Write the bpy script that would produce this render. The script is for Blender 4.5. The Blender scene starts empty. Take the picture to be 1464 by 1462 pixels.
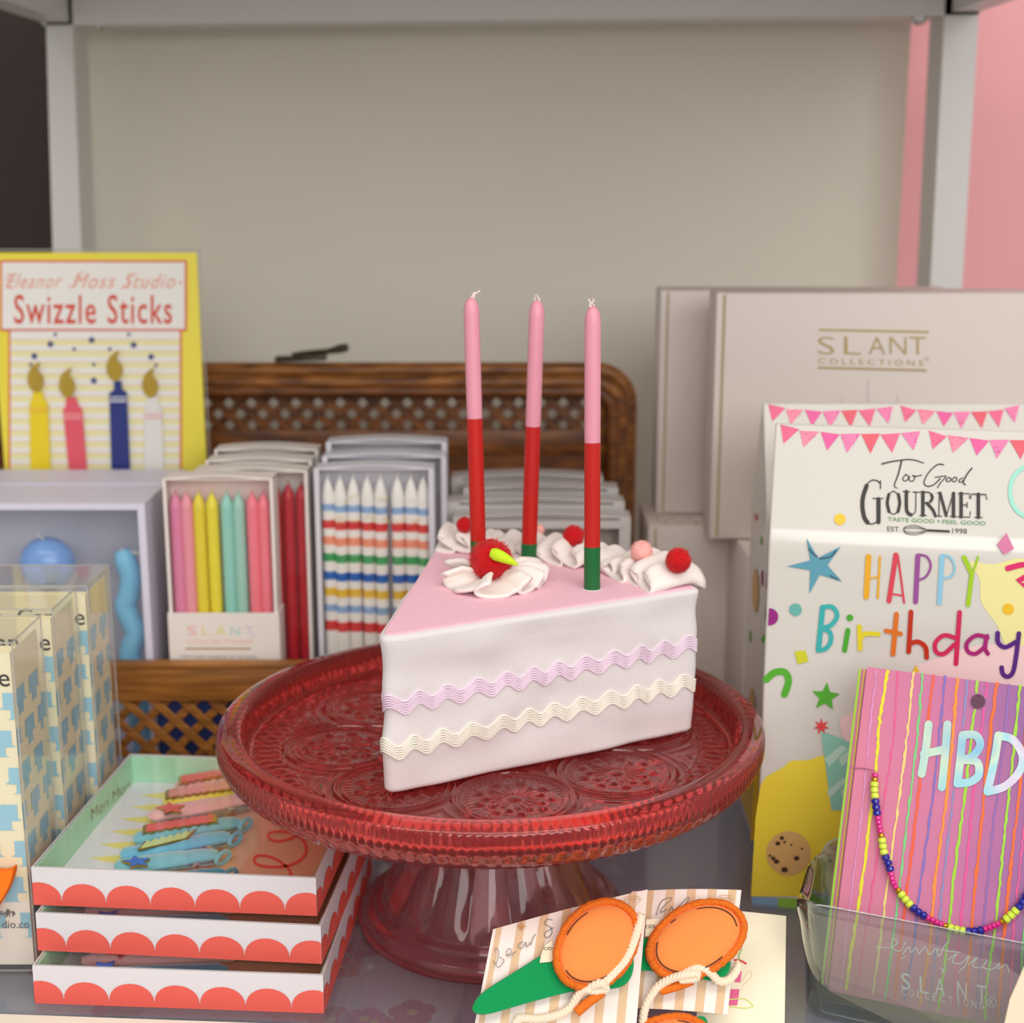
import bpy, bmesh, math, random
import numpy as np
from mathutils import Vector, Matrix
from math import sin, cos, pi, radians, sqrt, atan2, exp
random.seed(7)
scene = bpy.context.scene
COL = scene.collection
# ------------------------------------------------------------------ camera model
FPX, PITCH, CAMZ = 2100.0, radians(12.9), 0.415
CX, CY = 732.0, 731.0
CAM = Vector((0, 0, CAMZ))
def ray(u, v):
    a, d = (u - CX) / FPX, (v - CY) / FPX
    return Vector((a, cos(PITCH) - d * sin(PITCH), -sin(PITCH) - d * cos(PITCH)))
class Plane:
    def __init__(s, p, n):
        s.p = Vector(p); s.n = Vector(n).normalized()
        if s.n.dot(CAM - s.p) < 0: s.n = -s.n
    def at(s, u, v, h=0.0):
        r = ray(u, v); q = s.p + s.n * h
        return CAM + r * ((q - CAM).dot(s.n) / r.dot(s.n))
def PY(y): return Plane((0, y, 0), (0, -1, 0))
def PZ(z): return Plane((0, 0, z), (0, 0, 1))
def zoomer(ox, oy, k): return lambda x, y: (ox + x / k, oy + y / k)
# ------------------------------------------------------------------ materials
def lin(c):
    def f(x):
        x /= 255.0
        return x / 12.92 if x <= 0.04045 else ((x + 0.055) / 1.055) ** 2.4
    return (f(c[0]), f(c[1]), f(c[2]), 1.0)
MATS = {}
def mat(name, c, rough=0.6, metal=0.0, coat=0.0, sheen=0.0, spec=0.5, bump=0.0, bscale=300.0, var=0.0, vscale=40.0, sss=0.0):
    if name in MATS: return MATS[name]
    m = bpy.data.materials.new(name); m.use_nodes = True
    nt = m.node_tree; b = nt.nodes['Principled BSDF']
    b.inputs['Base Color'].default_value = lin(c)
    b.inputs['Roughness'].default_value = rough
    b.inputs['Metallic'].default_value = metal
    b.inputs['Coat Weight'].default_value = coat
    b.inputs['Coat Roughness'].default_value = 0.12
    b.inputs['Sheen Weight'].default_value = sheen
    b.inputs['Specular IOR Level'].default_value = spec
    if sss:
        b.inputs['Subsurface Weight'].default_value = sss
        b.inputs['Subsurface Scale'].default_value = 0.004
    if bump or var:
        tc = nt.nodes.new('ShaderNodeTexCoord')
        if bump:
            n = nt.nodes.new('ShaderNodeTexNoise'); n.inputs['Scale'].default_value = bscale; n.inputs['Detail'].default_value = 3
            bp = nt.nodes.new('ShaderNodeBump'); bp.inputs['Strength'].default_value = bump; bp.inputs['Distance'].default_value = 0.001
            nt.links.new(tc.outputs['Object'], n.inputs['Vector']); nt.links.new(n.outputs['Fac'], bp.inputs['Height'])
            nt.links.new(bp.outputs['Normal'], b.inputs['Normal'])
        if var:
            n = nt.nodes.new('ShaderNodeTexNoise'); n.inputs['Scale'].default_value = vscale; n.inputs['Detail'].default_value = 4
            mx = nt.nodes.new('ShaderNodeMix'); mx.data_type = 'RGBA'
            lc = lin(c)
            mx.inputs[6].default_value = tuple(x * (1 - var) for x in lc[:3]) + (1,)
            mx.inputs[7].default_value = tuple(min(1, x * (1 + var)) for x in lc[:3]) + (1,)
            nt.links.new(tc.outputs['Object'], n.inputs['Vector']); nt.links.new(n.outputs['Fac'], mx.inputs[0])
            nt.links.new(mx.outputs[2], b.inputs['Base Color'])
    MATS[name] = m
    return m
def glass(name, c, rough=0.02, ior=1.5, trans=1.0, clear=0.0):
    m = bpy.data.materials.new(name); m.use_nodes = True
    b = m.node_tree.nodes['Principled BSDF']
    b.inputs['Base Color'].default_value = lin(c); b.inputs['Roughness'].default_value = rough
    b.inputs['Transmission Weight'].default_value = trans; b.inputs['IOR'].default_value = ior
    if clear:
        nt = m.node_tree; t = nt.nodes.new('ShaderNodeBsdfTransparent'); t.inputs['Color'].default_value = lin(c); mx = nt.nodes.new('ShaderNodeMixShader'); mx.inputs[0].default_value = clear
        nt.links.new(b.outputs[0], mx.inputs[1]); nt.links.new(t.outputs[0], mx.inputs[2]); nt.links.new(mx.outputs[0], nt.nodes['Material Output'].inputs['Surface'])
    return m
def film(name, tint=(255, 255, 255), ior=1.45, rough=0.04, haze=0.0, boost=1.0, hazec=(230, 230, 230), power=5.0):
    m = bpy.data.materials.new(name); m.use_nodes = True
    nt = m.node_tree; nt.nodes.clear()
    out = nt.nodes.new('ShaderNodeOutputMaterial')
    t = nt.nodes.new('ShaderNodeBsdfTransparent'); t.inputs['Color'].default_value = lin(tint)
    g = nt.nodes.new('ShaderNodeBsdfGlossy'); g.inputs['Roughness'].default_value = rough
    d = nt.nodes.new('ShaderNodeBsdfDiffuse'); d.inputs['Color'].default_value = lin(hazec)
    lw = nt.nodes.new('ShaderNodeLayerWeight'); lw.inputs['Blend'].default_value = 0.5
    pw = nt.nodes.new('ShaderNodeMath'); pw.operation = 'POWER'; pw.inputs[1].default_value = power
    r0 = ((ior - 1) / (ior + 1)) ** 2
    fr = nt.nodes.new('ShaderNodeMath'); fr.operation = 'MULTIPLY_ADD'; fr.inputs[1].default_value = 1 - r0; fr.inputs[2].default_value = r0
    nt.links.new(lw.outputs['Facing'], pw.inputs[0]); nt.links.new(pw.outputs[0], fr.inputs[0])
    mu = nt.nodes.new('ShaderNodeMath'); mu.operation = 'MULTIPLY'; mu.inputs[1].default_value = boost; mu.use_clamp = True
    m0 = nt.nodes.new('ShaderNodeMixShader'); m0.inputs[0].default_value = haze
    m1 = nt.nodes.new('ShaderNodeMixShader')
    L = nt.links.new
    L(t.outputs[0], m0.inputs[1]); L(d.outputs[0], m0.inputs[2])
    L(fr.outputs[0], mu.inputs[0]); L(mu.outputs[0], m1.inputs[0]); L(m0.outputs[0], m1.inputs[1]); L(g.outputs[0], m1.inputs[2])
    L(m1.outputs[0], out.inputs[0])
    return m
def wood(name, c1, c2, scale=(8, 60, 60), rough=0.45):
    m = bpy.data.materials.new(name); m.use_nodes = True
    nt = m.node_tree; b = nt.nodes['Principled BSDF']; L = nt.links.new
    tc = nt.nodes.new('ShaderNodeTexCoord'); mp = nt.nodes.new('ShaderNodeMapping'); mp.inputs['Scale'].default_value = scale
    n = nt.nodes.new('ShaderNodeTexNoise'); n.inputs['Scale'].default_value = 4; n.inputs['Detail'].default_value = 6
    r = nt.nodes.new('ShaderNodeValToRGB'); r.color_ramp.elements[0].position = 0.35; r.color_ramp.elements[1].position = 0.68
    r.color_ramp.elements[0].color = lin(c1); r.color_ramp.elements[1].color = lin(c2)
    L(tc.outputs['Object'], mp.inputs['Vector']); L(mp.outputs[0], n.inputs['Vector']); L(n.outputs['Fac'], r.inputs[0]); L(r.outputs[0], b.inputs['Base Color'])
    b.inputs['Roughness'].default_value = rough
    return m
# ------------------------------------------------------------------ mesh builder
BASE = {}
class MB:
    def __init__(s): s.v = []; s.f = []; s.m = []; s.s = []; s.k = 0
    def lift(s): s.k += 1; return s.k * 2.5e-6
    def add(s, vs, fs, mi=0, smooth=False):
        o = len(s.v); s.v.extend(tuple(p) for p in vs)
        for f in fs:
            s.f.append(tuple(o + i for i in f)); s.m.append(mi); s.s.append(smooth)
    def box(s, c, d, R=None, bev=0.0, mi=0, seg=2):
        bm = bmesh.new(); bmesh.ops.create_cube(bm, size=1.0)
        bmesh.ops.scale(bm, vec=Vector(d), verts=bm.verts)
        if bev > 0: bmesh.ops.bevel(bm, geom=bm.edges[:], offset=bev, segments=seg, profile=0.5, affect='EDGES')
        bm.verts.index_update()
        M = R if R else Matrix.Identity(3)
        s.add([M @ v.co + Vector(c) for v in bm.verts], [[v.index for v in f.verts] for f in bm.faces], mi, bev > 0)
        bm.free()
    def bx(s, x0, x1, y0, y1, z0, z1, bev=0.0, mi=0):
        s.box(((x0 + x1) / 2, (y0 + y1) / 2, (z0 + z1) / 2), (x1 - x0, y1 - y0, z1 - z0), None, bev, mi)
    def tube(s, pts, r, n=10, mi=0, closed=False, cap=True, flat=1.0, up=None):
        pts = [Vector(p) for p in pts]; k = len(pts)
        rs = r if isinstance(r, (list, tuple)) else [r] * k
        vs = []; prev = None
        for i in range(k):
            a = pts[(i - 1) % k] if (closed or i > 0) else pts[i]
            b = pts[(i + 1) % k] if (closed or i < k - 1) else pts[i]
            t = (b - a).normalized()
            if prev is None:
                w = Vector(up) if up else (Vector((0, 0, 1)) if abs(t.z) < 0.9 else Vector((1, 0, 0)))
            else: w = prev
            nn = (w - t * w.dot(t)).normalized(); prev = nn; bb = t.cross(nn)
            for j in range(n):
                q = 2 * pi * j / n
                vs.append(pts[i] + (nn * cos(q) * flat + bb * sin(q)) * rs[i])
        fs = []
        for i in range(k if closed else k - 1):
            for j in range(n):
                a = i * n + j; b = i * n + (j + 1) % n; i2 = (i + 1) % k
                fs.append((a, b, i2 * n + (j + 1) % n, i2 * n + j))
        s.add(vs, fs, mi, True)
        if cap and not closed:
            o = len(s.v) - len(vs)
            s.f.append(tuple(o + j for j in range(n - 1, -1, -1))); s.m.append(mi); s.s.append(False)
            s.f.append(tuple(o + (k - 1) * n + j for j in range(n))); s.m.append(mi); s.s.append(False)
    def lathe(s, prof, n, c, mi=0, smooth=True, mod=None):
        vs = []; k = len(prof)
        for i, (r, z) in enumerate(prof):
            for j in range(n):
                a = 2 * pi * j / n
                rr, zz = (mod(i, r, z, a) if mod else (r, z))
                vs.append((c[0] + rr * cos(a), c[1] + rr * sin(a), c[2] + zz))
        fs = [(i * n + j, i * n + (j + 1) % n, (i + 1) * n + (j + 1) % n, (i + 1) * n + j) for i in range(k - 1) for j in range(n)]
        s.add(vs, fs, mi, smooth)
    def ball(s, c, r, mi=0, sub=3, sc=(1, 1, 1), jit=0.0):
        bm = bmesh.new(); bmesh.ops.create_icosphere(bm, subdivisions=sub, radius=1.0); bm.verts.index_update()
        rr = r
        s.add([Vector((c[0] + v.co.x * rr * sc[0] * (1 + random.uniform(-jit, jit)), c[1] + v.co.y * rr * sc[1] * (1 + random.uniform(-jit, jit)), c[2] + v.co.z * rr * sc[2] * (1 + random.uniform(-jit, jit)))) for v in bm.verts],
              [[v.index for v in f.verts] for f in bm.faces], mi, True)
        bm.free()
    def loft(s, rings, mi=0, smooth=True, cap0=True, cap1=True, closed=True):
        n = len(rings[0]); vs = [p for r in rings for p in r]; fs = []
        for i in range(len(rings) - 1):
            for j in range(n if closed else n - 1):
                fs.append((i * n + j, i * n + (j + 1) % n, (i + 1) * n + (j + 1) % n, (i + 1) * n + j))
        s.add(vs, fs, mi, smooth); o = len(s.v) - len(vs)
        if cap0: s.f.append(tuple(o + j for j in range(n - 1, -1, -1))); s.m.append(mi); s.s.append(False)
        if cap1: s.f.append(tuple(o + (len(rings) - 1) * n + j for j in range(n))); s.m.append(mi); s.s.append(False)
    def prism(s, poly, d, mi=0, smooth=False):
        d = Vector(d); a = [Vector(p) for p in poly]; s.loft([a, [p + d for p in a]], mi, smooth)
    # ---- flat printing on a plane, outlined in photo pixels
    def shape(s, px, pl, h=0.0003, mi=0):
        h += s.lift(); s.add([pl.at(u, v, h) for u, v in px], [tuple(range(len(px)))], mi)
    def disc(s, u, v, ru, pl, h=0.0003, mi=0, rv=None, n=24, rot=0):
        rv = rv or ru
        s.shape([(u + ru * cos(t) * cos(rot) - rv * sin(t) * sin(rot), v + ru * cos(t) * sin(rot) + rv * sin(t) * cos(rot)) for t in [2 * pi * i / n for i in range(n)]], pl, h, mi)
    def stroke(s, px, w, pl, h=0.0003, mi=0, smooth=True, closed=False, caps=True, jit=0.0):
        px = smooth2(px, closed) if smooth and len(px) > 2 else list(px)
        k = len(px); ws = w if isinstance(w, (list, tuple)) else None
        a = []; b = []
        for i in range(k):
            p = px[(i - 1) % k] if (closed or i > 0) else px[i]; q = px[(i + 1) % k] if (closed or i < k - 1) else px[i]
            dx, dy = q[0] - p[0], q[1] - p[1]; l = sqrt(dx * dx + dy * dy) or 1
            ww = (ws[0] + (ws[1] - ws[0]) * i / max(1, k - 1) if ws else w) / 2
            j1 = random.uniform(-jit, jit); j2 = random.uniform(-jit, jit)
            a.append((px[i][0] - dy / l * (ww + j1), px[i][1] + dx / l * (ww + j1))); b.append((px[i][0] + dy / l * (ww + j2), px[i][1] - dx / l * (ww + j2)))
        h += s.lift(); vs = [pl.at(u, v, h) for u, v in a] + [pl.at(u, v, h) for u, v in b]
        fs = [(i, (i + 1) % k, k + (i + 1) % k, k + i) for i in range(k if closed else k - 1)]
        s.add(vs, fs, mi)
        if caps and not closed:
            w0 = (ws[0] if ws else w) / 2; w1 = (ws[1] if ws else w) / 2
            h -= s.k * 2.5e-6; s.disc(px[0][0], px[0][1], w0, pl, h, mi, n=12); s.disc(px[-1][0], px[-1][1], w1, pl, h, mi, n=12)
    def text(s, txt, quad, pl, h=0.0003, mi=0, shear=0.0, bold=0.0, space=1.0):
        cu = bpy.data.curves.new('t', 'FONT'); cu.body = txt; cu.shear = shear; cu.offset = bold; cu.space_character = space; cu.resolution_u = 3
        ob = bpy.data.objects.new('t', cu); COL.objects.link(ob)
        dg = bpy.context.evaluated_depsgraph_get(); me = ob.evaluated_get(dg).to_mesh()
        vs = [v.co.copy() for v in me.vertices]; fs = [tuple(p.vertices) for p in me.polygons]
        ob.evaluated_get(dg).to_mesh_clear(); bpy.data.objects.remove(ob); bpy.data.curves.remove(cu)
        x0 = min(v.x for v in vs); x1 = max(v.x for v in vs); y0 = min(v.y for v in vs); y1 = max(v.y for v in vs)
        TL, TR, BR, BL = quad; out = []
        for v in vs:
            a = (v.x - x0) / (x1 - x0); b = (v.y - y0) / (y1 - y0)
            u = (TL[0] * (1 - a) + TR[0] * a) * b + (BL[0] * (1 - a) + BR[0] * a) * (1 - b)
            w = (TL[1] * (1 - a) + TR[1] * a) * b + (BL[1] * (1 - a) + BR[1] * a) * (1 - b)
            out.append(pl.at(u, w, h))
        s.add(out, fs, mi)
    def build(s, name, mats, parent=None, loc=None, sharp=40, recalc=False):
        me = bpy.data.meshes.new(name)
        base = BASE[parent.name] if parent is not None else Vector(loc if loc is not None else (0, 0, 0))
        me.from_pydata([(p[0] - base.x, p[1] - base.y, p[2] - base.z) for p in s.v], [], s.f)
        if not isinstance(mats, (list, tuple)): mats = [mats]
        for m in mats: me.materials.append(m)
        me.polygons.foreach_set('material_index', s.m); me.polygons.foreach_set('use_smooth', s.s)
        if any(s.s): me.set_sharp_from_angle(angle=radians(sharp))
        if recalc:
            bm = bmesh.new(); bm.from_mesh(me); bmesh.ops.remove_doubles(bm, verts=bm.verts, dist=1e-7); bmesh.ops.recalc_face_normals(bm, faces=bm.faces); bm.to_mesh(me); bm.free()
        me.update()
        o = bpy.data.objects.new(name, me); COL.objects.link(o)
        if parent is not None: o.parent = parent
        else: o.location = base
        BASE[o.name] = base
        return o
def smooth2(p, closed=False, k=6):
    out = []; n = len(p)
    for i in range(n if closed else n - 1):
        g = (lambda j: p[j % n]) if closed else (lambda j: p[max(0, min(n - 1, j))])
        a, b, c, d = g(i - 1), g(i), g(i + 1), g(i + 2)
        for q in range(k):
            t = q / k
            out.append(tuple(0.5 * (2 * b[j] + (c[j] - a[j]) * t + (2 * a[j] - 5 * b[j] + 4 * c[j] - d[j]) * t * t + (3 * b[j] - a[j] - 3 * c[j] + d[j]) * t ** 3) for j in range(len(b))))
    if not closed: out.append(tuple(p[-1]))
    return out
def rect(x0, y0, x1, y1): return [(x0, y0), (x1, y0), (x1, y1), (x0, y1)]
def tag(o, label=None, cat=None, group=None, kind=None):
    if label: o['label'] = label
    if cat: o['category'] = cat
    if group: o['group'] = group
    if kind: o['kind'] = kind
    return o
def thing(name, loc, label, cat, group=None):
    o = bpy.data.objects.new(name, None); COL.objects.link(o); o.location = loc; o.empty_display_size = 0.02
    BASE[o.name] = Vector(loc)
    return tag(o, label, cat, group)
def dup(root, dloc, label=None, skip=()):
    r = root.copy(); COL.objects.link(r); r.location = Vector(root.location) + Vector(dloc); BASE[r.name] = Vector(r.location)
    if label: r['label'] = label
    for ch in list(root.children):
        if ch.name.split('.')[0] in skip: continue
        c = ch.copy(); COL.objects.link(c); c.parent = r; BASE[c.name] = BASE[r.name]
        for g in list(ch.children):
            d = g.copy(); COL.objects.link(d); d.parent = c
    return r
def star_px(u, v, R, r, n=5, rot=-pi / 2):
    return [(u + (R if i % 2 == 0 else r) * cos(rot + pi * i / n), v + (R if i % 2 == 0 else r) * sin(rot + pi * i / n)) for i in range(2 * n)]
def arc_px(u, v, ru, rv, a0, a1, n=14):
    return [(u + ru * cos(radians(a0 + (a1 - a0) * i / n)), v + rv * sin(radians(a0 + (a1 - a0) * i / n))) for i in range(n + 1)]
# palette
M_white = mat('white_card', (228, 225, 222), 0.5)
M_black = mat('black_ink', (35, 32, 30), 0.5)
M_film = film('clear_film'); M_edge = film('acetate_fold', (235, 235, 230), ior=1.5, rough=.12, haze=.30, boost=2.0)
M_gold = mat('gold_foil', (200, 165, 80), 0.3, metal=0.9)
M_silver = mat('polished_metal', (200, 200, 200), 0.25, metal=1.0)
# ================================================================== THE SETTING
m = MB(); m.bx(-1.6, 1.6, -1.6, 1.9, -0.92, -0.90)
tag(m.build('floor', mat('floor_grey', (150, 140, 130), 0.6, var=0.1)), kind='structure')
m = MB(); m.bx(-0.374, 0.337, 1.30, 1.34, -0.9, 1.5)
tag(m.build('wall_back', mat('plaster_offwhite', (226, 221, 206), 0.9, bump=0.35, bscale=60, var=0.03, vscale=5)), kind='structure')
m = MB(); m.bx(0.25, 1.6, 1.44, 1.47, -0.9, 1.5)
tag(m.build('wall_right', mat('pink_paint', (232, 166, 172), 0.8, bump=0.2, bscale=50)), kind='structure')
m = MB(); m.bx(-1.6, -0.30, 1.48, 1.51, -0.9, 1.5)
tag(m.build('wall_left', mat('dark_brown_paint', (40, 26, 18), 0.6)), kind='structure')
# ------------------------------------------------------------------ shelving unit
M_shelf = mat('white_lacquer', (214, 212, 210), 0.4)
rk = thing('display_shelf', (0, 1.0, -0.9), 'white metal display shelving unit framing the off-white wall', 'shelf')
YP = 1.22
def post(ut, ub, vt, vb):
    p = PY(YP); m = MB()
    a, b = p.at(ut[0], vt), p.at(ut[1], vt); c, d = p.at(ub[0], vb), p.at(ub[1], vb)
    def ext(t, q, z): k = (z - t.z) / (q.z - t.z); return Vector((t.x + (q.x - t.x) * k, YP, z))
    top = [ext(a, c, 0.60), ext(b, d, 0.60)]; bot = [ext(a, c, -0.02), ext(b, d, -0.02)]
    D = Vector((0, 0.042, 0))
    rings = []
    for e in (bot, top):
        rings.append([e[0], e[1], e[1] + D, e[0] + D])
    low = [Vector((q.x, q.y, -0.9)) for q in rings[0]]
    m.loft([low] + rings, 0, False)
    return m.build('post', M_shelf, rk)
post((66, 104), (75, 116), 40, 345)
post((1350, 1399), (1331, 1377), 30, 390)
pl = PY(YP)
L0, R0 = pl.at(60, 36), pl.at(1400, 21)
m = MB()
m.loft([[L0, L0 + Vector((0, .042, 0)), L0 + Vector((0, .042, .05)), L0 + Vector((0, 0, .05))], [R0, R0 + Vector((0, .042, 0)), R0 + Vector((0, .042, .05)), R0 + Vector((0, 0, .05))]], 0, False)
m.build('crossbeam', M_shelf, rk)
for x, s in ((L0.x, 1), (R0.x, -1)):
    z = (L0 if s > 0 else R0).z
    m = MB(); m.bx(min(x, x + s * 0.022), max(x, x + s * 0.022), 0.62, 1.22, z + 0.002, z + 0.04)
    m.build('side_rail', M_shelf, rk)
m = MB(); m.bx(-0.40, 0.40, 0.70, 1.29, 0.585, 0.603)
m.build('top_board', M_shelf, rk)
for u, v in ((143, 33), (1314, 24), (1383, 20)):
    m = MB(); c = PY(YP + 0.012).at(u, v); m.lathe([(0.0, -0.007), (0.004, -0.006), (0.006, -0.003), (0.006, 0.004)], 16, c); m.build('bolt', M_silver, rk)
# lower board below the glass, front lip
m = MB(); m.bx(-0.45, 0.45, 0.60, 1.24, -0.052, -0.04)
m.build('lower_board', mat('shelf_grey', (228, 232, 242), 0.5), rk)
def edge_y(x): return 0.672 - 0.0619 * (x + 0.261)
def edge_strip(w0, w1, z0, z1):
    m = MB(); a = []
    for x in (-0.46, 0.46):
        y = edge_y(x); a.append([Vector((x, y - w1, z0)), Vector((x, y - w0, z0)), Vector((x, y - w0, z1)), Vector((x, y - w1, z1))])
    m.loft(a, 0, False); return m
edge_strip(0.0012, 0.06, -0.052, -0.0005).build('front_lip', mat('cream_lacquer', (240, 234, 218), 0.4), rk)
# glass shelf
gs = MB(); pts = []
for x in (-0.445, 0.445): pts.append((x, edge_y(x)))
poly = [Vector((pts[0][0], pts[0][1], -0.006)), Vector((pts[1][0], pts[1][1], -0.006)), Vector((0.445, 1.215, -0.006)), Vector((-0.445, 1.215, -0.006))]
gs.prism(poly, (0, 0, 0.006))
M_pane = film('shelf_glass', (241, 244, 248), ior=1.6, rough=0.03, haze=0.16, boost=1.5, hazec=(196, 204, 222))
tag(gs.build('glass_shelf', M_pane, loc=(0, 0.9, 0)), 'grey tinted glass shelf pane under the cake stand and boxes', 'glass shelf')
# floral paper under the glass
np_ = thing('floral_napkins', (-0.16, 0.75, -0.04), 'flower printed paper napkins seen through the glass below the scalloped trays', 'napkins')
m = MB(); m.box((-0.16, 0.775, -0.034), (0.27, 0.165, 0.010), Matrix.Rotation(radians(-6), 3, 'Z'), 0.003); m.build('napkin_stack', mat('napkin_white', (232, 226, 220), 0.8), np_)
m = MB(); fl = [mat('flower_pink', (226, 96, 130), 0.8), mat('flower_red', (205, 50, 45), 0.8), mat('flower_orange', (232, 130, 60), 0.8), mat('flower_green', (96, 140, 70), 0.8), mat('flower_yellow', (235, 200, 70), 0.8)]
rnd = random.Random(3)
zp = PZ(-0.0288)
for i in range(46):
    x = -0.16 + rnd.uniform(-.108, .108); y = 0.775 + rnd.uniform(-.07, .07); r = rnd.uniform(.008, .014); k = rnd.choice([0, 0, 1, 1, 2, 3])
    for j in range(5):
        a = 2 * pi * j / 5 + i; cx, cy = x + r * .55 * cos(a), y + r * .55 * sin(a)
        m.add([(cx + r * .5 * cos(t), cy + r * .5 * sin(t), -0.0288 + i * 2e-6 + j * 2e-7) for t in [2 * pi * q / 10 for q in range(10)]], [tuple(range(10))], k)
    m.add([(x + r * .25 * cos(t), y + r * .25 * sin(t), -0.0286 + i * 2e-6) for t in [2 * pi * q / 10 for q in range(10)]], [tuple(range(10))], 4)
m.build('flower_print', fl, np_)

# ================================================================== CAKE STAND
SC = Vector((-0.0117, 0.7705, 0.0)); RIM = 0.124
M_red = glass('raspberry_glass', (232, 84, 84), 0.05, 1.5, trans=.90)
M_red2 = glass('raspberry_foot_glass', (252, 196, 200), 0.07, 1.5, trans=.97, clear=.2)
st = thing('cake_stand', SC, 'raspberry red pressed glass cake stand on a fluted foot', 'cake stand')
FZ = RIM - 0.0155     # plate floor
def relief(r, a):
    h = 0.0
    if 0.1155 < r < 0.1305:
        h += 0.0009 * (0.5 + 0.5 * cos(110 * a)) * min(1, (r - .1155) / .002, (.1305 - r) / .002)
    h += 0.0007 * exp(-((r - 0.1145) / .0008) ** 2)
    k = round((a - radians(-36)) / (pi / 4)); ca = radians(-36) + k * pi / 4
    x, y = r * cos(a) - 0.0825 * cos(ca), r * sin(a) - 0.0825 * sin(ca)
    d = sqrt(x * x + y * y) / 0.0315; q = atan2(y, x)
    if d < 1.15:
        h += 0.0018 * exp(-((d - .98) / .035) ** 2) + 0.0013 * exp(-((d - .86) / .03) ** 2)
        h += 0.0005 * (0.5 + 0.5 * cos(44 * q)) * exp(-((d - .77) / .05) ** 2)
        h += 0.0017 * (max(0, cos(9 * q)) ** .7) * exp(-((d - .6) / .075) ** 2) + 0.0015 * (max(0, -cos(9 * q)) ** .7) * exp(-((d - .46) / .07) ** 2)
        if .14 < d < .42: h += 0.0009 * abs(cos(9 * q + .3)) * min(1, (d - .14) / .05, (.42 - d) / .05)
        if d < .13: h += 0.0014 * sqrt(max(0, 1 - (d / .13) ** 2))
    elif r > .05:
        e = d - 1.15
        h += 0.0008 * (0.5 + 0.5 * cos(e * 26)) * exp(-e * 1.5)
    if r < .048:
        h += 0.0009 * abs(cos(14 * a)) * min(1, r / .02) * (0.5 + 0.5 * cos(r * 400))
    return h
prof = []; N = 1080
for i in range(150): prof.append((0.0006 + 0.1316 * i / 149, FZ, 'f'))
for r, z, t in [(.1335, FZ + .001, 'w'), (.1345, FZ + .003, 'w'), (.1352, FZ + .007, 'w'), (.1358, FZ + .0115, 'w'), (.1366, RIM - .0022, 's'), (.1375, RIM - .0006, 's'), (.1395, RIM, 's'), (.1445, RIM - .0004, 's'), (.1485, RIM - .0015, 's'), (.1498, RIM - .003, 's'),
                (.15, RIM - .0045, 'r'), (.1502, RIM - .008, 'r'), (.150, RIM - .0125, 'r'), (.1494, RIM - .0138, 's'), (.1486, RIM - .0146, 't'), (.1470, RIM - .0175, 't'), (.1448, RIM - .0205, 't'), (.1418, RIM - .0235, 't'), (.1395, RIM - .0245, 's'), (.134, RIM - .0235, 's'),
                (.10, RIM - .0245, 's'), (.06, RIM - .0262, 's'), (.044, RIM - .028, 's')]: prof.append((r, z, t))
def platemod(i, r, z, a):
    t = prof[i][2]
    if t == 'f': return r, z + relief(r, a)
    if t == 'w': return r - 0.0006 * (0.5 + 0.5 * cos(180 * a)), z
    if t == 'r': return r + 0.0004 * cos(216 * a), z
    if t == 't': return r + 0.0013 * cos(120 * a), z + 0.0008 * cos(120 * a)
    return r, z
m = MB(); m.lathe([(p[0], p[1]) for p in prof], N, SC, 0, True, platemod)
m.add([(SC.x, SC.y, FZ)] + [(SC.x + .0006 * cos(2 * pi * j / N), SC.y + .0006 * sin(2 * pi * j / N), FZ + relief(.0006, 2 * pi * j / N)) for j in range(N)], [(0, j + 1, (j + 1) % N + 1) for j in range(N)], 0, True)
zb = RIM - .028
m.add([(SC.x, SC.y, zb)] + [(SC.x + .044 * cos(2 * pi * j / 60), SC.y + .044 * sin(2 * pi * j / 60), zb) for j in range(60)], [(0, (j + 1) % 60 + 1, j + 1) for j in range(60)], 0, False)
m.build('plate', M_red, st, sharp=70, recalc=True)
ped = [(.0005, .0955), (.030, .0955), (.034, .0935), (.0355, .088), (.0365, .080), (.0385, .070), (.0415, .060), (.0455, .050), (.0502, .040), (.0550, .031), (.0590, .0235), (.0612, .0185), (.0622, .0160),
       (.0630, .0150), (.0655, .0150), (.0668, .0138), (.0672, .0118), (.0690, .0115), (.0725, .0108), (.0750, .0085), (.0757, .0050), (.0752, .0015), (.0735, .0), (.069, .0), (.066, .004), (.058, .015), (.050, .030), (.041, .048), (.033, .066), (.024, .078), (.0005, .081)]
def pedmod(i, r, z, a):
    if 3 <= i <= 11:
        w = min(1, (i - 2) / 3, (12 - i) / 2.0)
        return r + 0.0022 * w * (abs(cos(8 * a)) * 2 - 1.2), z
    return r, z
m = MB(); m.lathe(ped, 320, SC, 0, True, pedmod); m.build('foot', M_red2, st, sharp=60, recalc=True)

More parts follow.
